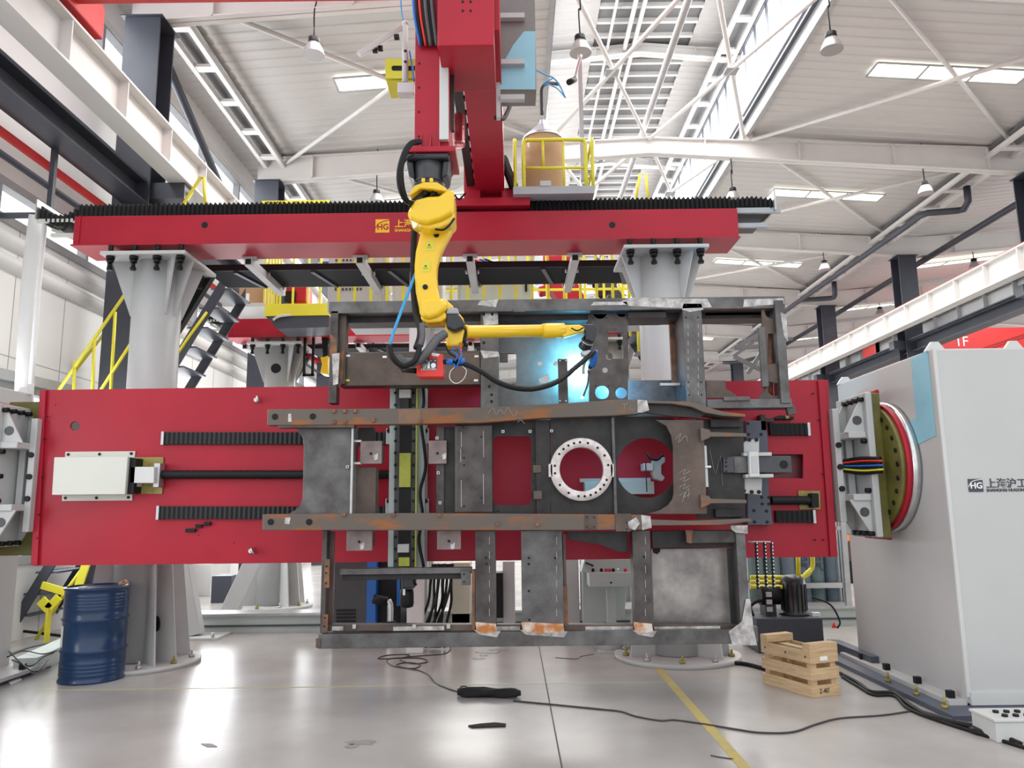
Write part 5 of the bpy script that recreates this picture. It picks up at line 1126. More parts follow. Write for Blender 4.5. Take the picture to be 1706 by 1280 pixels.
# right hand fixture
t = thing('end_fixture', 'slate blue clamping plate with a white cast bracket at the right of the workpiece', 'fixture', at(1265, 875, 7.0))
MB().pp([(1243, 701), (1276, 701), (1279, 727), (1281, 820), (1288, 875), (1246, 875)], NY - .12, .119).build('fixture_plate', SLATE, t, .004)
mb = MB()
for px, py in ((1246, 706), (1268, 724), (1247, 724), (1269, 829), (1281, 829), (1270, 840), (1281, 840), (1256, 851), (1277, 852), (1257, 870), (1278, 870)): p = at(px, py, NY - .12); mb.cyl((p.x, p.y - .006, p.z), (p.x, p.y, p.z), .014, n=10)
mb.build('plate_bolt', BLACK, t)
MB().pp([(1232, 745), (1240, 736), (1265, 730), (1265, 754), (1238, 754)], 6.62, .08).build('cast_wing', GREYW, t, .006); MB().pp([(1236, 797), (1270, 797), (1269, 825), (1240, 822), (1233, 814)], 6.62, .08).build('cast_wing', GREYW, t, .006)
MB().rect(1239, 754, 1286, 760, 6.52, .56).build('cast_shelf', GREYW, t, .004); MB().rect(1242, 790, 1289, 796, 6.52, .56).build('cast_shelf', GREYW, t, .004)
MB().pp([(1248, 753), (1264, 753), (1266, 795), (1249, 795)], 6.49, .05).build('cast_front', WHITE, t, .006)
MB().pp([(1252, 760), (1262, 760), (1263, 788), (1253, 788)], 6.486, .004).build('cast_recess', GREYW, t)
MB().pp([(1205, 762), (1224, 760), (1318, 760), (1320, 788), (1205, 788)], 6.55, .45).build('clamp_arm', DGREY, t, .006)
MB().pp([(1223, 762), (1246, 761), (1247, 788), (1224, 788)], 6.545, .01).build('worn_face', STEELG, t)
p = at(1312, 774, 6.545); MB().cyl((p.x - .03, p.y, p.z), (p.x - .03, p.y + .01, p.z), .035, n=20).build('arm_hole', BLACK, t)
for px, py in ((1237, 735), (1248, 733), (1260, 733), (1239, 818), (1252, 820), (1264, 820)): p = at(px, py, 6.62); MB().cyl((p.x, p.y - .012, p.z), (p.x, p.y, p.z), .017, n=10).build('wing_bolt', BLACK, t)
mb = MB()
for py in (764, 770, 777, 786): p = at(1210, py, 6.545); mb.cyl((p.x, p.y - .004, p.z), (p.x, p.y + .004, p.z), .008, n=8)
mb.build('arm_bolt', BLACK, t)
# inner clamp seen through the D shaped opening
t = thing('inner_clamp', 'white and dark hydraulic clamp seen through the large round opening', 'clamp', at(1085, 790, 7.0))
MB().rect(1072, 772, 1088, 784, 6.9, .15).build('clamp_rod', WHITE, t, .004)
MB().pp([(1088, 768), (1100, 762), (1108, 762), (1108, 770), (1102, 775), (1102, 790), (1108, 796), (1104, 802), (1090, 798), (1086, 788)], 6.95, .10).build('clamp_body', GREYW, t, .006)
MB().tube([at(1078, 755, 6.9), at(1084, 764, 6.85), at(1095, 766, 6.86), at(1104, 758, 6.9)], .012).build('clamp_hose', BLACK, t)
MB().rect(1076, 768, 1077.5, 820, 6.88, .01).build('clamp_chain', BLACK, t)
# ---------------------------------------------------------------- the arc
l = bpy.data.lights.new('weld_arc', 'SPOT'); l.energy = 85; l.color = (.16, .68, 1.0); l.shadow_soft_size = .02; l.spot_size = math.radians(172); l.spot_blend = .35
o = bpy.data.objects.new('weld_arc', l); C.objects.link(o); o.location = at(966, 612, 6.85); o.rotation_euler = (math.radians(90), 0, 0)
l = bpy.data.lights.new('arc_fill_light', 'POINT'); l.energy = 9; l.color = (.08, .5, 1.0); l.shadow_soft_size = .02  # extra point light added behind the channel to spread the arc's blue glow
o = bpy.data.objects.new('arc_fill_light', l); C.objects.link(o); o.location = at(1022, 640, 6.74)
tag(MB().ball(at(970, 662, 6.66), .012).build('arc_flame', mat('arc_glow', (.55, .85, 1.0), .3, emit=30)), 'tiny blinding blue-white welding arc under the torch tip', 'arc')
# ================================================================ FLOOR OBJECTS
def lookat_floor(px, py): return atz(px, py)
# blue drum
c = (atz(141, 1136).x, atz(141, 1136).y + .12)
t = thing('oil_drum', 'dark blue steel drum standing at the lower left', 'drum', (c[0], c[1], 0))
pr = [(.285, 0), (.295, .004), (.295, .018), (.285, .03)]
z = .05
def ring_(z, r=.012): return [(.285, z - .02), (.285 + r, z), (.285, z + .02)]
for zz in (.075, .11, .145, .18): pr += [(.285, zz - .012), (.290, zz), (.285, zz + .012)]
pr += ring_(.29, .016)
pr += ring_(.58, .016)
for zz in (.68, .71, .74, .77, .80): pr += [(.285, zz - .012), (.289, zz), (.285, zz + .012)]
pr += [(.285, .85), (.296, .856), (.298, .868), (.296, .88), (.285, .882), (.278, .878), (.276, .862)]
MB().lathe((c[0], c[1], 0), (0, 0, 1), pr, 64).build('drum_body', DRUM, t)
MB().lathe((c[0], c[1], .8625), (0, 0, 1), [(.272, 0), (.27, .003)], 48).build('drum_lid', DRUM, t)
MB().lathe((c[0] - .12, c[1] - .05, .865), (0, 0, 1), [(.04, 0), (.04, .012)], 20).build('bung_cap', TEXTW, t)
mb = MB(); a0 = math.radians(232); r = .288
pts = []
for k in range(7):
    a = math.radians(203 + 4.5 * k); pts.append((c[0] + r * math.cos(a), c[1] + r * math.sin(a)))
bm = mb.bm
for (xa, ya), (xb, yb) in zip(pts, pts[1:]): bm.faces.new([bm.verts.new(v) for v in ((xa, ya, .33), (xb, yb, .33), (xb, yb, .53), (xa, ya, .53))])
lb = mb.build('paper_label', TEXTW, t)
mb = MB(); bm = mb.bm; r = .2885
for z0, z1, m0 in ((.335, .340, 0), (.36, .362, 0), (.40, .402, 0), (.44, .442, 0), (.47, .472, 0), (.52, .525, 0)):
    P = [(c[0] + r * math.cos(math.radians(204.5 + 4 * k)), c[1] + r * math.sin(math.radians(204.5 + 4 * k))) for k in range(7)]
    for (xa, ya), (xb, yb) in zip(P, P[1:]): bm.faces.new([bm.verts.new(v) for v in ((xa, ya, z0), (xb, yb, z0), (xb, yb, z1), (xa, ya, z1))])
mb.build('label_print', TRED, lb)
tag(MB().tube([(c[0] + .16, c[1] + .1, .885), (c[0] + .2, c[1] + .13, .915), (c[0] + .24, c[1] + .08, .90), (c[0] + .2, c[1] + .04, .885), (c[0] + .17, c[1] + .12, .90)], .014).build('glove_scrap', CARD), 'tan crumpled rag lying on the rim of the blue drum', 'rag')
# wooden crate
p0, p1, p2 = atz(1355, 1164), atz(1266, 1137), atz(1400, 1156)
u = (p1 - p0); L = .62; u.normalize(); v = Vector((-u.y, u.x, 0)); v = v if v.dot(p2 - p0) > 0 else -v; Wd = .30
t = thing('wooden_crate', 'slatted pale wooden crate on the floor at the lower right', 'crate', p0)
def P(a, b, z): return p0 + u * a + v * b + Vector((0, 0, z))
def slab(a0, a1, b0, b1, z0, z1, name='slat', m=WOOD, par=None):
    MB().prism([P(a0, b0, z0), P(a1, b0, z0), P(a1, b1, z0), P(a0, b1, z0)], (0, 0, z1 - z0)).build(name, m, par or t, .003)
for z0 in (.0, .135, .27):
    slab(0, L, 0, .018, z0, z0 + .095, 'side_slat'); slab(0, L, Wd - .018, Wd, z0, z0 + .095, 'side_slat')
    slab(0, .018, .019, Wd - .019, z0, z0 + .095, 'end_slat'); slab(L - .018, L, .019, Wd - .019, z0, z0 + .095, 'end_slat')
for a in (.019, L - .075):
    slab(a, a + .055, .019, .075, 0, .36, 'corner_post'); slab(a, a + .055, Wd - .075, Wd - .019, 0, .36, 'corner_post')
slab(.0, .09, 0, Wd, .365, .43, 'top_block'); slab(L - .09, L, 0, Wd, .365, .43, 'top_block')
slab(.1, L - .1, .12, .18, .33, .36, 'inner_batten'); slab(.02, L - .02, .02, Wd - .02, .0, .012, 'bottom_board')
mb = MB()
for a in (.06, .3, .56):
    for z in (.32,): q0 = P(a, -.001, z); mb.cyl(q0 - v * .002, q0 + v * .002, .010, n=10)
mb.build('nail', MACH, t)
q0 = P(-.001, .12, .30); MB().prism([P(-.002, .10, .29), P(-.002, .18, .29), P(-.002, .18, .325), P(-.002, .10, .325)], u * .001).build('sticker', TEXTW, t)
ang = math.atan2((-v).x, v.y)
fa = math.atan2(v.y, v.x)
text('scribble', 'Z-487', P(-.0025, .07, .03), .055, STEELD, t, ex=.0005, facing=fa, sx=.8)
# cables on the floor
def fl(pts, r, label, m=BLACK, cat='cable', sub=6): return tag(MB().tube([atz(x, y, r) for x, y in pts], r, sub=sub, n=8).build('floor_cable', m), label, cat)
DB = mat('dark_brown_cable', (.05, .04, .04), .55, noise=.2)
fl([(749, 1075), (750, 1083), (738, 1090), (700, 1093), (672, 1096), (668, 1101), (690, 1106), (712, 1103), (700, 1097), (660, 1097), (630, 1098), (645, 1092), (680, 1091), (675, 1095), (645, 1099), (655, 1110), (688, 1114), (700, 1108), (680, 1104), (660, 1108), (675, 1113), (700, 1118), (715, 1126), (725, 1138), (745, 1147), (764, 1153)], .006, 'tangled thin dark cable on the floor left of the black cloth roll', DB)
fl([(855, 1168), (920, 1174), (1000, 1182), (1035, 1186), (1060, 1194), (1100, 1201), (1125, 1200), (1175, 1207), (1230, 1216), (1268, 1221), (1320, 1220), (1360, 1207), (1400, 1197), (1470, 1192), (1530, 1183)], .007, 'long thin dark cable snaking right from the black cloth roll', DB)
fl([(1025, 1072), (1035, 1085), (1060, 1097), (1100, 1105), (1150, 1107), (1200, 1105), (1240, 1106), (1285, 1117), (1320, 1121)], .020, 'thick black cable curving past the right gantry column')
fl([(1400, 1122), (1428, 1137), (1452, 1153), (1490, 1156), (1520, 1178), (1560, 1198), (1640, 1215), (1700, 1240)], .018, 'thick black cable along the dark base plate of the right cabinet')
fl([(1403, 1128), (1430, 1144), (1455, 1158), (1490, 1160), (1515, 1182), (1575, 1205), (1720, 1250)], .012, 'thinner black cable beside the thick one at the right cabinet')
fl([(1535, 1185), (1590, 1200), (1650, 1213), (1720, 1229)], .009, 'grey cable leading to the white control box at the right edge', HOSE)
fl([(15, 1090), (60, 1076), (120, 1067)], .012, 'dark cable on the floor behind the blue drum', BLUEG)
fl([(925, 1096), (960, 1098), (968, 1094), (990, 1090)], .003, 'thin piece of wire on the floor below the workpiece', DB, 'wire')
fl([(1184, 1259), (1200, 1262), (1222, 1265)], .004, 'short wire offcut near the yellow floor line', DB, 'wire')
# cloth roll
t = None
a, b = atz(762, 1160), atz(868, 1163)
mb = MB(); d = b - a; rings = []; n = 14; random.seed(5)
for k in range(13):
    f = k / 12; cpt = a + d * f; r = .05 * (1 if .04 < f < .96 else .55) * (1 - .25 * f); rr = []
    for i in range(n):
        an = 2 * PI * i / n; jj = 1 + .22 * math.sin(an * 3 + k) + random.uniform(-.08, .08)
        rr.append(mb.bm.verts.new(cpt + Vector((0, math.cos(an) * r * 1.5 * jj, .036 + max(-.0355, math.sin(an) * r * .8 * jj)))))
    rings.append(rr)
for A, B in zip(rings, rings[1:]):
    for i in range(n): f = mb.bm.faces.new((A[i], A[(i + 1) % n], B[(i + 1) % n], B[i])); f.smooth = True
mb.bm.faces.new(rings[0]); mb.bm.faces.new(rings[-1])
mb.tube([atz(766, 1152, .03), atz(768, 1145, .05), atz(776, 1144, .06), atz(782, 1150, .05)], .005)
tag(mb.build('cloth_roll', CLOTH), 'black rolled cloth sleeve lying on the floor in the middle', 'cloth')
tag(MB().prism([atz(780, 1211), atz(800, 1208), (atz(825, 1206)), atz(843, 1208), atz(842, 1212), atz(815, 1213), atz(786, 1214)], (0, 0, .01)).build('cloth_strip', CLOTH), 'small flat black cloth strip on the floor below the roll', 'cloth')
tag(MB().prism([atz(335, 1240), atz(352, 1240), atz(362, 1245), atz(345, 1245)], (0, 0, .004)).build('paper_scrap', STAIN2), 'thin grey scrap on the floor at the lower left', 'scrap')
# white pushbutton box at the right edge
t = thing('pushbutton_box', 'white pushbutton control box on the floor at the right edge', 'box', (3.95, 5.95, 0))
b0 = atz(1665, 1240)
MB().box(b0.x, b0.x + .7, b0.y + .02, b0.y + .30, .0, .13).build('case', WHITE, t, .006); MB().box(b0.x - .01, b0.x + .7, b0.y + .01, b0.y + .31, .132, .15).build('lid', WHITE, t, .004)
for i in range(4):
    for j in range(2): MB().cyl((b0.x + .11 + .075 * i, b0.y + .09 + j * .1, .15), (b0.x + .11 + .075 * i, b0.y + .09 + j * .1, .165), .02, n=12).build('button', BLACK if (i, j) != (3, 1) else REDB, t)
tag(MB().lathe(atz(1640, 1222, .001), (0, 0, 1), [(.09, 0), (.10, .02), (.07, .04)], 24).build('rubber_puck', BLACK), 'black rubber foot lying before the white pushbutton box', 'puck')
# low conduit channel beside the left drum
t = thing('cable_duct', 'grey cable duct with loose wires on the floor behind the blue drum', 'duct', atz(60, 1110))
a, b = atz(30, 1128), atz(110, 1088)
MB().bar(a + Vector((0, .1, .08)), b + Vector((0, .1, .08)), .22, .155).build('duct_body', PALEG, t)
for k, pts in enumerate((((12, 1095), (40, 1085), (70, 1090), (95, 1085)), ((20, 1100), (50, 1110), (72, 1095), (90, 1088)), ((15, 1085), (35, 1105), (60, 1120), (80, 1100)))):
    MB().tube([atz(x, y, .185 + .01 * k) for x, y in pts], .006).build('loose_wire', BLACK, t)
tag(MB().prism([atz(10, 1135), atz(28, 1128), atz(36, 1133), atz(18, 1142)], (0, 0, .01)).build('paper_sheet', TEXTW), 'small white paper on the floor at the left edge', 'paper')

# ================================================================ MIDDLE DISTANCE
# floor track of the rear gantry
t = thing('floor_track', 'long pale green-grey floor track behind the first columns', 'track', (-2, 10.6, 0))
MB().box(-4.6, 5.2, 10.55, 10.85, 0, .22).build('track_body', PALEG, t); MB().box(-4.6, 5.2, 10.5, 10.9, .22, .25).build('track_rail', ALU, t); MB().box(-4.6, 5.2, 10.53, 10.545, .08, .10).build('track_slot', DGREY, t)
for k, (pa, pb, lb) in enumerate((((322, 1050), (298, 925), 'left slanting grey-white leg before the floor track'), ((382, 1010), (428, 925), 'right slanting grey-white leg beyond the floor track'))):
    Y = 10.2 if k == 0 else 12.3
    a, b = at(*pa, Y), at(*pb, Y); a.z = .03
    t = thing('slanted_leg', lb, 'leg support', (a.x, Y, 0)); MB().bar(a, b + (b - a) * .3, .26, .16, (0, 1, 0)).build('leg_tube', GREYW, t, .01); MB().box(a.x - .35, a.x + .4, Y - .25, Y + .25, 0, .03).build('foot_plate', GREYW, t)
    MB().cyl((a.x - .28, Y - .2, .03), (a.x - .28, Y - .2, .09), .02, n=8).cyl((a.x + .33, Y - .2, .03), (a.x + .33, Y - .2, .09), .02, n=8).build('anchor_bolt', ALU, t)
# staircases
def stair(pa, pb, Y, wdt, label, n, rails, hr=1.1, top=None):
    a, b = at(*pa, Y), at(*pb, Y); t = thing('steel_staircase', label, 'staircase', (a.x, Y, 0)); a.z = max(a.z, .13)
    for yy in (0, wdt): MB().bar(a + Vector((0, yy, 0)), b + Vector((0, yy, 0)), .04, .26, (0, 1, 0)).build('stringer', NAVY, t) if False else MB().prism([a + Vector((0, yy, -.13)), a + Vector((0, yy, .13)), b + Vector((0, yy, .13)), b + Vector((0, yy, -.13))], (0, .03, 0)).build('stringer', NAVY, t)
    sg = 1 if b.x > a.x else -1
    for k in range(n):
        f = (k + .6) / n; p = a + (b - a) * f
        MB().box(p.x - .14, p.x + .14, Y + .03, Y + wdt, p.z - .012, p.z + .012).build('tread', SLATE, t)
    for line in rails:
        P = [at(x, y, Y + dy) for x, y, dy in line]; MB().tube(P, .022, sub=1).build('handrail', YEL, t)
    return t, a, b
stair((15, 1066), (375, 468), 10.2, .8, 'dark steel staircase with yellow rails behind the left gantry column', 17,
      [[(98, 650, 0), (212, 485, 0), (334, 296, 0), (340, 296, 0), (342, 345, 0)], [(168, 650, 0), (212, 582, 0), (330, 395, 0)], [(108, 640, .8), (182, 545, .8), (320, 320, .8)], [(124, 602, 0), (122, 700, 0)], [(157, 565, 0), (153, 690, 0)], [(192, 520, 0), (184, 660, 0)],
       [(278, 398, 0), (270, 560, 0)], [(48, 1085, 0), (110, 985, 0), (150, 930, 0)], [(28, 1040, .8), (88, 935, .8)], [(262, 640, 0), (316, 560, 0), (345, 520, 0)]])
stair((1165, 700), (995, 440), 11.6, .8, 'dark blue staircase with yellow rails seen through the workpiece at the right', 12,
      [[(1110, 600, 0), (1110, 600, .6)], [(1020, 440, 0), (1048, 520, 0), (1092, 602, 0), (1118, 640, 0)], [(1040, 470, .6), (1090, 560, .6), (1110, 600, .6)], [(1050, 525, 0), (1050, 560, 0)], [(1062, 520, 0), (1064, 585, 0)], [(1074, 520, 0), (1075, 600, 0)], [(1066, 290, 0), (1060, 330, 0)], [(1076, 290, 0), (1080, 335, 0)]])
for k, y in enumerate((.28, .52)):
    pass
xs = at(1150, 660, 11.6).x
tag(MB().box(xs - .05, xs + .05, 11.65, 11.75, 0, at(1150, 680, 11.6).z).build('stair_support', NAVY), 'dark support post under the dark blue staircase', 'post')
t = thing('yellow_barrier', 'bent yellow steel barrier on the floor behind the blue drum', 'barrier', at(110, 1000, 10.0))
MB().bar(at(70, 975, 10), at(130, 993, 10), .03, .09).bar(at(128, 985, 9.9), at(147, 930, 9.9), .03, .10).bar(at(68, 1000, 9.9), at(82, 1015, 9.9), .03, .12).bar(at(80, 1015, 9.9), at(98, 995, 9.9), .03, .1).bar(at(82, 1013, 9.9), (at(82, 1013, 9.9).x, 9.9, 0), .03, .08).build('barrier_bar', YEL, t)
tag(MB().bar(at(40, 1052, 10.3), at(170, 1068, 10.0) , .03, .03).build('floor_bar', BLACK), 'black bar lying behind the drum near the stair foot', 'bar')
# platform with rails and cabinets between the gantries
t = thing('maintenance_platform', 'long maintenance platform with yellow railings behind the red front beam', 'platform', (-.6, 10.6, 4.3))
PX0, PX1, PYa, PYb, PZ = -2.35, 2.35, 10.15, 11.35, 4.30
MB().box(PX0, PX1, PYa, PYb, PZ - .10, PZ).build('deck', PALEP, t)
ztop = 5.66
for yy in (PYa, PYb):
    MB().box(PX0, PX1, yy - .02, yy + .02, ztop - .04, ztop).build('top_rail', YEL, t); MB().box(PX0, PX1, yy - .015, yy + .015, PZ + .55, PZ + .585).build('mid_rail', YEL, t) if yy == PYb else None
    x = PX0; k = 0
    while x <= PX1 + .01:
        MB().box(x - .018, x + .018, yy - .018, yy + .018, PZ, ztop - .04).build('rail_post', YEL, t); x += .22 if yy == PYa else .29
for x in (-1.2, 2.0):
    MB().box(x - .06, x + .06, PYa + .2, PYa + .32, 0, PZ - .1).build('platform_leg', GREYW, t); MB().box(x - .06, x + .06, PYb - .32, PYb - .2, 0, PZ - .1).build('platform_leg', GREYW, t)
def cab(name, x0, x1, y0, y1, z0, z1, m, label, extra=None):
    t = thing(name, label, 'cabinet', ((x0 + x1) / 2, y0, z0)); MB().box(x0, x1, y0, y1, z0, z1).build('case', m, t, .008)
    MB().box(x0 + .04, x1 - .04, y0 - .015, y0, z0 + .06, z1 - .05).build('door', m, t, .004)
    MB().box(x1 - .12, x1 - .09, y0 - .035, y0 - .015, (z0 + z1) / 2 - .08, (z0 + z1) / 2 + .08).build('handle', BLACK, t)
    if extra == 'vent':
        mb = MB()
        for i in range(8):
            for j in range(8): mb.box(x0 + .1 + .05 * i, x0 + .13 + .05 * i, y0 - .02, y0 - .014, z1 - .6 + .06 * j, z1 - .565 + .06 * j)
        mb.build('vent_holes', DGREY, t)
    return t
cab('control_cabinet', -2.55, -1.75, 10.35, 10.85, PZ, 5.2, GREYW, 'pale vented control cabinet on the platform, left one', 'vent')
cab('control_cabinet', -1.65, -.95, 10.35, 10.85, PZ, 5.45, WHITE, 'white control cabinet on the platform beside the vented one')
cab('control_cabinet', -.75, .32, 10.5, 10.95, PZ, 5.05, PALEG, 'long low pale control cabinet on the platform behind the robot arm')
for k, (x, lb, m_) in enumerate(((-.55, 'black', BLACK), (-.5, 'red', TRED), (-.42, 'blue', BLUEC), (-.35, 'second black', BLACK))):
    tag(MB().tube([(x, 10.1, 4.95), (x + .2, 10.05, 4.87), (x + .7, 10.05, 4.82), (x + 1.2, 10.05, 4.80)], .015).build('cable', m_), lb + ' cable lying along the front of the maintenance platform', 'cable')
# second robot carriage (red, slanting) behind the rails
t = thing('rear_red_robot', 'red slanting robot base on the rear gantry seen between yellow posts', 'robot base', at(925, 480, 12.4))
MB().pp([(912, 472), (962, 470), (984, 512), (940, 512)], 12.2, .5).build('slanted_arm', RED, t, .02); MB().pp([(896, 478), (912, 473), (912, 486), (900, 488)], 12.2, .3).build('flange', RED, t, .02)
MB().rect(905, 425, 960, 475, 12.5, .5).build('carriage', RED, t, .02)
# yellow tray platform of the rear gantry
t = thing('yellow_platform', 'yellow box platform with thin posts at the left of the rear gantry', 'platform', at(495, 527, 11.9))
MB().rect(441, 506, 548, 526, 11.9, .9).build('yellow_skirt', YEL, t, .004); MB().pp([(441, 526), (548, 526), (548, 545), (462, 548)], 11.92, .6).build('under_tray', NAVY, t)
for px in (443, 449, 454, 459, 464, 469, 490, 515, 535): MB().rect(px - 1.6, 336, px + 1.6, 507, 11.92, .03).build('yellow_post', YEL, t)
MB().rect(436, 334, 548, 338, 11.92, .04).build('yellow_top_rail', YEL, t)
MB().tube([at(455, 533, 11.88), at(466, 527, 11.88), at(484, 525, 11.88)], .02).build('white_tube', WHITE, t)
t = thing('red_feeder_unit', 'red wire feeder unit on the yellow platform', 'feeder', at(495, 500, 12.2)); MB().rect(476, 474, 510, 503, 12.1, .4).build('case', RED, t, .02); MB().rect(474, 485, 492, 503, 12.05, .05).build('opening', BLACK, t)
t = thing('cardboard_box', 'cardboard box on the left of the rear platform', 'box', at(415, 500, 12)); MB().rect(398, 479, 441, 505, 12.0, .5).build('carton', CARD, t, .006); MB().rect(405, 489, 415, 503, 11.99, .01).build('label', TEXTW, t)
tag(MB().rect(370, 505, 441, 511, 11.9, .8).build('shelf_plate', GREYW), 'pale shelf plate under the cardboard box', 'shelf')
t = thing('rear_robot', 'small yellow robot body partly hidden behind the workpiece corner post', 'robot', at(540, 600, 11.5)); MB().pp([(533, 595), (546, 592), (546, 624), (533, 622), (536, 606)], 12.95, .3).build('arm_body', RYEL, t, .02); MB().cyl(at(508, 590, 13.0), at(535, 602, 13.0), .03).build('pink_cable', RED, t)
MB().pp([(535, 555), (546, 555), (546, 592), (538, 596)], 12.95, .25).build('joint', BLACK, t, .01)
t = thing('open_frame_stand', 'dark open rectangular steel stand beside the rear column', 'stand', at(500, 625, 11.8)); MB().rect(519, 562, 523, 627, 12.95, .04).rect(505, 623, 523, 627, 12.95, .04).rect(505, 562, 509, 627, 12.95, .04).build('stand_tube', BLACK, t)
# things under the red table, through the lower frame
def simple(name, x0, y0, x1, y1, Y, d, m, label, cat, bev=.006, floor=False):
    t = thing(name, label, cat, at((x0 + x1) / 2, y1, Y)); mb = MB().rect(x0, y0, x1, y1, Y, d)
    if floor:
        zmin = min(v.co.z for v in mb.bm.verts)
        for v_ in mb.bm.verts:
            if v_.co.z < zmin + .01: v_.co.z = 0
    mb.build('body', m, t, bev); return t
t = simple('welding_power_source', 556, 935, 612, 1045, 9.6, .6, DGREY, 'black welding power source seen through the lower left of the workpiece', 'machine', floor=True)
mb = MB()
for k in range(6): mb.rect(560, 1016 + k * 6, 592, 1019 + k * 6, 9.58, .03)
mb.build('louvre', BLACK, t); MB().rect(611, 930, 626, 1045, 9.58, .5).build('blue_side', BLUEC, t)
t = simple('welding_power_source', 627, 935, 668, 1045, 9.75, .6, BLACK, 'second dark power source with a blue edge behind the torch stand', 'machine', floor=True); MB().rect(661, 935, 666, 1010, 9.72, .04).build('blue_edge', BLUEC, t)
t = thing('torch_stand', 'chrome bent pipe with black clamp standing behind the workpiece', 'stand', at(650, 1045, 9.35)); MB().tube([at(646, 1000, 9.35), at(650, 1010, 9.35), at(650, 1042, 9.35), (at(650, 1042, 9.35).x, 9.35, 0)], .038).build('chrome_pipe', CHROME, t); MB().cyl(at(622, 998, 9.35), at(645, 1003, 9.35), .055).build('clamp', BLACK, t); MB().rect(645, 1036, 656, 1045, 9.3, .15).build('foot_clamp', BLACK, t)
t = thing('support_post', 'white square post standing on the floor under the middle of the workpiece', 'post', atz(690, 1089)); Yp = atz(690, 1089).y
a, b = at(677, 1084, Yp), at(705, 940, Yp); MB().box(a.x, b.x - .0, Yp, Yp + .16, 0, 4.42).build('post', WALLM, t, .006)
for k in range(9):
    x = 717 + k * 4.2; tag(MB().tube([at(x + 4, 940, 9.4), at(x + (k * 7 % 5), 972, 9.35 - .02 * (k % 3)), at(x - 4 + (k * 5 % 7), 1005, 9.3 - .03 * (k % 4)), at(x - 20 + (k * 11 % 19), 1046, 9.2), Vector((at(x - 22 + (k * 11 % 19), 1060, 9.15).x, 9.15, .02))], .016, n=8).build('hanging_cable', BLACK), 'black cable in the thick bundle hanging behind the workpiece', 'cable', 'thick bundle of hanging black cables')
t = simple('control_cabinet', 752, 938, 783, 1022, 9.6, .4, mat('cream_sheet', (.62, .62, .48), .45, noise=.05), 'cream cabinet seen between the lower cross members', 'cabinet', floor=True); MB().rect(753, 1023, 784, 1050, 9.6, .4).build('stand', PALEG, t)
t = simple('control_cabinet', 838, 936, 858, 1045, 9.8, .4, GREYW, 'narrow white cabinet between two lower cross members', 'cabinet', floor=True); MB().rect(826, 955, 838, 1030, 9.7, .3).build('dark_side', BLACK, t)
simple('control_cabinet', 942, 930, 965, 1040, 10.0, .4, GREYW, 'pale cabinet beside the operator console', 'cabinet', floor=True)
CYc = 9.3
t = thing('operator_console', 'pale green operator console with coloured buttons seen through the workpiece', 'console', at(1010, 1045, CYc))
MB().pp([(974, 932), (1055, 932), (1055, 954), (968, 954)], CYc + .05, .35).build('console_top', PALEG, t, .006); MB().pp([(970, 935), (972, 1040), (1020, 1036), (1040, 1030), (1048, 940)], CYc + .45, .4).build('rear_case', PALEG, t, .006)
MB().rect(982, 954, 1055, 978, CYc, .35).build('console_box', PALEG, t, .006); MB().rect(1012, 978, 1026, 1046, CYc + .1, .14).build('console_post', PALEG, t, .004)
for k, (px, m_) in enumerate(((988, BLACK), (1002, BLACK), (1010, REDB), (1016, REDB), (1022, BLACK), (1030, TEXTW), (1042, REDB))): p = at(px, 951, CYc + .04); MB().cyl(p, p + Vector((0, .03, .02)), .018, n=10).build('button', m_, t)
p = at(976, 938, CYc + .04); MB().bar(p, at(988, 943, CYc - .02), .02, .02).build('lever', BLACK, t); p = at(1018, 971, CYc); MB().cyl(p, p - Vector((0, .006, 0)), .012, n=10).build('lock', BLACK, t)
t = thing('console_base', 'pale octagonal floor base left of the right gantry column', 'base', atz(1018, 1085)); MB().prism([atz(990, 1080), atz(998, 1090), atz(1045, 1091), atz(1060, 1084), atz(1050, 1075), atz(1000, 1075)], (0, 0, .03)).build('base_plate', GREYW, t); MB().lathe(atz(1020, 1080, .03), (0, 0, 1), [(.2, 0), (.10, .13), (.08, .2)], 20).build('cone_foot', GREYW, t)
# clutter at the far left under the table
t = simple('tool_cabinet', 352, 960, 385, 998, 13.9, .5, NAVY, 'dark blue low cabinet between the slanting legs', 'cabinet', floor=True)
t = simple('wrapped_pallet', 322, 940, 352, 965, 15, 1.0, WHITE, 'white wrapped goods on a pallet far behind the left column', 'goods', floor=True)
# hydraulic unit
HY = 8.3
t = thing('hydraulic_unit', 'dark slate hydraulic tank with a black vertical motor behind the crate', 'hydraulic unit', at(1320, 1085, HY))
c0 = atz(1340, 1088); a = at(1262, 1025, HY + .1)
MB().box(at(1262, 1050, c0.y).x, at(1372, 1050, c0.y).x, c0.y, c0.y + .62, 0.0, at(1340, 1030, c0.y).z).build('tank', NAVY, t, .01)
zt_ = at(1340, 1030, c0.y).z; xm = at(1328, 1020, c0.y + .2).x; ym = c0.y + .28
MB().lathe((xm, ym, zt_), (0, 0, 1), [(.17, 0), (.17, .02), (.135, .03), (.135, .36), (.12, .40), (.09, .43), (.03, .44)], 32).build('motor_body', BLK2, t)
for k in range(16):
    a = 2 * PI * k / 16; MB().bar((xm + .137 * math.cos(a), ym + .137 * math.sin(a), zt_ + .05), (xm + .137 * math.cos(a), ym + .137 * math.sin(a), zt_ + .34), .012, .012, (math.cos(a), math.sin(a), 0)).build('cooling_fin', BLACK, t)
xv = at(1284, 1000, c0.y + .2).x
MB().box(xv - .07, xv + .05, ym - .1, ym + .1, zt_, zt_ + .12).build('valve_base', BLK2, t); MB().cyl((xv - .10, ym, zt_ + .22), (xv + .12, ym, zt_ + .22), .11, n=20).build('pump', BLACK, t)
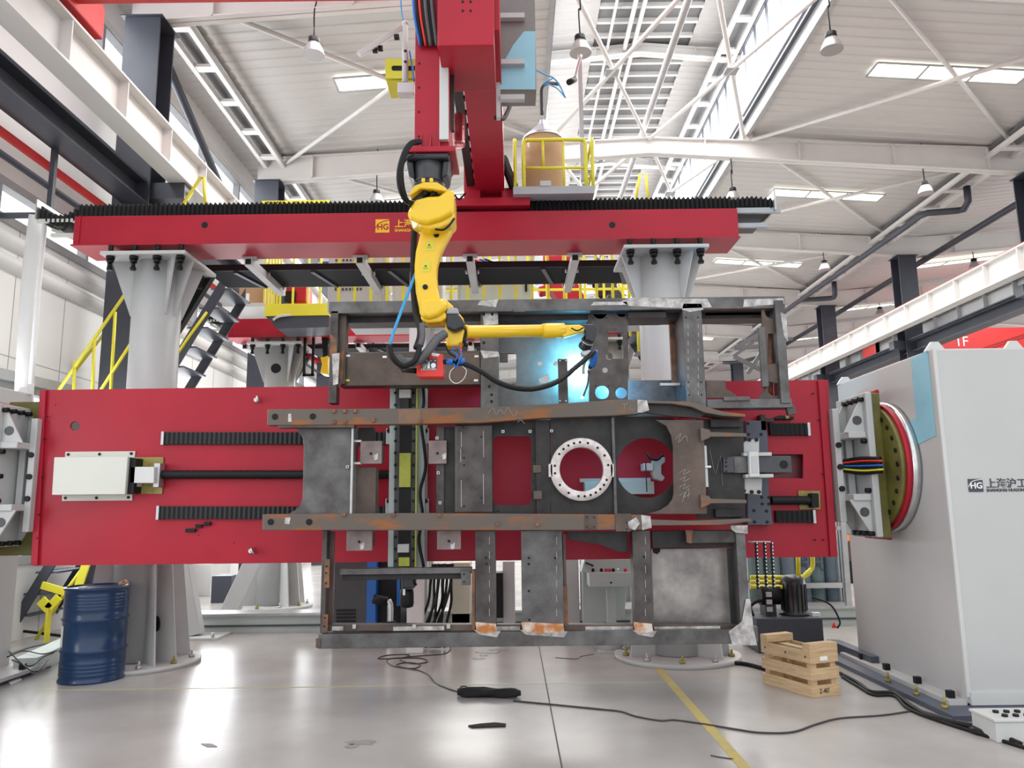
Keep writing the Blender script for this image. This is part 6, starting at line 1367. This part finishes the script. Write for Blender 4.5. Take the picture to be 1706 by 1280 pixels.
for k in range(3): MB().box(xv - .06, xv - .0, ym - .13, ym - .1, zt_ + .05 + .08 * k, zt_ + .10 + .08 * k).build('valve', GREYW, t)
MB().tube([(xv - .2, ym - .05, zt_), (xv - .22, ym - .05, zt_ + .1), (xv - .12, ym - .05, zt_ + .16), (xv - .05, ym - .05, zt_ + .12)], .018).build('hydraulic_hose', BLACK, t); MB().tube([(xm + .17, ym - .1, zt_ + .2), (xm + .35, ym - .15, zt_ + .12), (xm + .42, ym - .2, zt_ - .05), (xm + .38, ym - .22, zt_ - .12)], .01).build('hydraulic_hose', BLACK, t)
p = at(1361, 1022, c0.y + .1); MB().box(p.x - .05, p.x + .04, c0.y + .1, c0.y + .16, zt_ - .0, zt_ + .04).build('white_tag', TEXTW, t)
# yellow bent guard above it
t = thing('yellow_cage_guard', 'yellow bent tube guard above the hydraulic motor', 'guard', at(1300, 980, 8.9))
YG = 9.15
for k, y in enumerate((0, 8, 16)):
    MB().tube([at(1250, 962 + y, YG - .1 * k), at(1325 - k * 6, 962 + y, YG - .1 * k), at(1345 - k * 9, 958 + y * .8, YG - .05 * k), at(1352, 948, YG)], .024, sub=4).build('guard_tube', YEL, t)
MB().tube([at(1352, 950, YG), at(1354, 938, YG), at(1352, 905, YG)], .026).cyl(at(1330, 962, YG), at(1329, 905, YG), .026).build('guard_upright', YEL, t)
# chains hanging from the workpiece
for k, px in enumerate((1259, 1273, 1285)):
    mb = MB(); Yc = 6.75
    for j in range(26):
        p = at(px + j * .15, 905 + j * 3, Yc); w_, h_ = (.012, .004) if j % 2 else (.004, .012)
        mb.box(p.x - w_, p.x + w_, Yc - h_, Yc + h_, p.z - .011, p.z + .011)
    ch = tag(mb.build('chain', BLACK), ('left', 'middle', 'right')[k] + ' black chain hanging at the lower right of the workpiece', 'chain', 'hanging black chains')
    mb = MB()
    for j in range(0, 26, 2): p = at(px + j * .15 + 1.6, 905 + j * 3, Yc - .01); mb.box(p.x - .004, p.x + .004, Yc - .02, Yc - .01, p.z - .006, p.z + .006)
    mb.build('painted_glint', TEXTW, ch)['kind'] = 'stuff'  # white chips set on the black chain as painted highlights
tag(MB().tube([at(1246, 903, 6.75), at(1282, 903, 6.75), at(1286, 907, 6.75)], .007, sub=3).cyl(at(1286, 905, 6.75), at(1287, 932, 6.75), .005).build('chain_hanger', ALU), 'thin steel rod holding the hanging chains', 'rod')
# gas cylinder rack
GYc = 11.2
rk = thing('cylinder_rack', 'galvanised steel rack holding grey-green gas cylinders', 'rack', at(1360, 1040, GYc))
xr0, xr1 = at(1235, 1000, GYc).x, at(1408, 1000, GYc).x; zb0 = .16
for z in (zb0, .42):
    MB().box(xr0, xr1, GYc - .06, GYc, z, z + .07).build('cross_rail', ALU, rk); MB().box(xr0, xr1, GYc + .5, GYc + .56, z, z + .07).build('cross_rail', ALU, rk)
for x in (xr0, xr1): MB().box(x - .04, x + .04, GYc - .06, GYc, 0, 2.1).build('rack_post', ALU, rk); MB().box(x - .04, x + .04, GYc + .5, GYc + .56, 0, 2.1).build('rack_post', ALU, rk); MB().box(x - .03, x + .03, GYc, GYc + .5, zb0, zb0 + .06).build('side_bar', ALU, rk)
MB().box(xr0, xr1, GYc, GYc + .5, zb0 + .01, zb0 + .03).build('rack_floor', PALEP, rk)
for k, px in enumerate((1262, 1288, 1315, 1340, 1363, 1389)):
    x = at(px, 1000, GYc + .13).x; m_ = (GREENC, GREENC, BLUEG, BLUEG, GREENC, BLUEG)[k]
    t = thing('gas_cylinder', ('dark green gas cylinder behind the chains, left one', 'dark green gas cylinder behind the chains, right one', 'grey-blue gas cylinder left of the yellow guard upright', 'grey-blue gas cylinder inside the yellow guard with dark characters', 'grey-green gas cylinder with dark characters right of the yellow guard', 'plain grey-blue gas cylinder at the right end of the rack')[k], 'gas cylinder', (x, GYc + .13, zb0 + .03), 'gas cylinders in the rack')
    MB().lathe((x, GYc + .13, zb0 + .03), (0, 0, 1), [(.10, 0), (.11, .02), (.11, 1.2), (.09, 1.3), (.04, 1.37), (.03, 1.42)], 28).build('cylinder_body', m_, t)
    MB().lathe((x, GYc + .13, zb0 + 1.45), (0, 0, 1), [(.045, 0), (.045, .12), (.02, .14)], 16).build('valve_cap', m_, t)
    if k in (3, 4): text('lettering', '\u5408\n\u6c14', (x - .075, GYc + .012, .80), .14, TEXTD, t, ex=.004)
# dark floor channel on the right
tag(MB().bar(atz(1388, 1076, .07), atz(1462, 1106, .07), .12, .13).build('floor_channel', SLATE), 'slate floor channel running from the hydraulic unit to the right cabinet', 'channel')
tag(MB().lathe(atz(1390, 1046, .0), (0, 0, 1), [(.03, 0), (.012, .06), (.004, .07)], 12).build('red_cone', REDB), 'tiny red plastic cone on the floor near the gas cylinders', 'cone')
# far machine
t = thing('brown_machine', 'brown forging machine part with an orange attachment beyond the right column', 'machine', at(1430, 950, 16))
MB().pp([(1398, 900), (1415, 888), (1450, 882), (1460, 900), (1460, 950), (1400, 950), (1394, 935)], 16, 1.2).build('machine_body', MACH, t, .05); MB().pp([(1404, 868), (1415, 866), (1420, 900), (1408, 905)], 15.8, .4).pp([(1418, 878), (1460, 878), (1460, 886), (1418, 886)], 15.8, .4).build('orange_part', ORNG, t, .02)
MB().box(at(1400, 940, 15.9).x, at(1460, 940, 15.9).x, 15.9, 17.2, 0, at(1430, 935, 15.9).z).build('machine_foot', BLACK, t); MB().pp(rrect(1425, 895, 1445, 915, 6), 15.95, .1).build('machine_boss', mat('brown_boss', (.16, .11, .10), .45, noise=.2), t, .02)
# pale steel stand right of the table
t = thing('galvanised_frame', 'pale steel upright frame between the red table and the right cabinet', 'frame', at(1405, 1030, 10.6)); MB().bar(at(1403, 865, 10.6), at(1415, 1025, 10.6), .07, .07, (0, 1, 0)).bar(at(1393, 880, 10.6), at(1410, 882, 10.6), .05, .05).build('upright', ALU, t)
# lower crane-side structures on the left edge
t = thing('wall_pillar_pipe', 'grey downpipe and conduit on the left wall beside the front beam end', 'pipe', at(60, 600, 11.5))
MB().tube([at(64, 360, 8.7), at(50, 480, 8.85), at(38, 700, 8.95)], .10, sub=3, n=16).build('downpipe', WALLM, t); MB().tube([at(75, 370, 8.6), at(64, 480, 8.7), at(52, 640, 8.8)], .03, sub=3).build('conduit', TEXTW, t)
tag(MB().bar(atx(-20, 618, XW + .1), atx(120, 650, XW + .1) , .1, .12).build('window_lintel_rail', PALEP), 'grey steel rail above the lower left windows', 'rail')
# dark trusses seen through the right upper opening
t = thing('wall_truss', 'dark triangulated steel bracket seen through the right opening of the workpiece', 'truss', at(1250, 600, 24))
MB().bar(at(1225, 580, 24), at(1272, 553, 24), .12, .14).bar(at(1222, 580, 24), at(1275, 577, 24), .1, .12).bar(at(1240, 567, 24), at(1320, 565, 24), .1, .1).bar(at(1222, 594, 24), at(1275, 620, 24), .1, .12).bar(at(1268, 588, 24), at(1246, 622, 24), .12, .12).bar(at(1222, 594, 24), at(1255, 570, 24), .08, .1).build('truss_bar', DGREY, t)
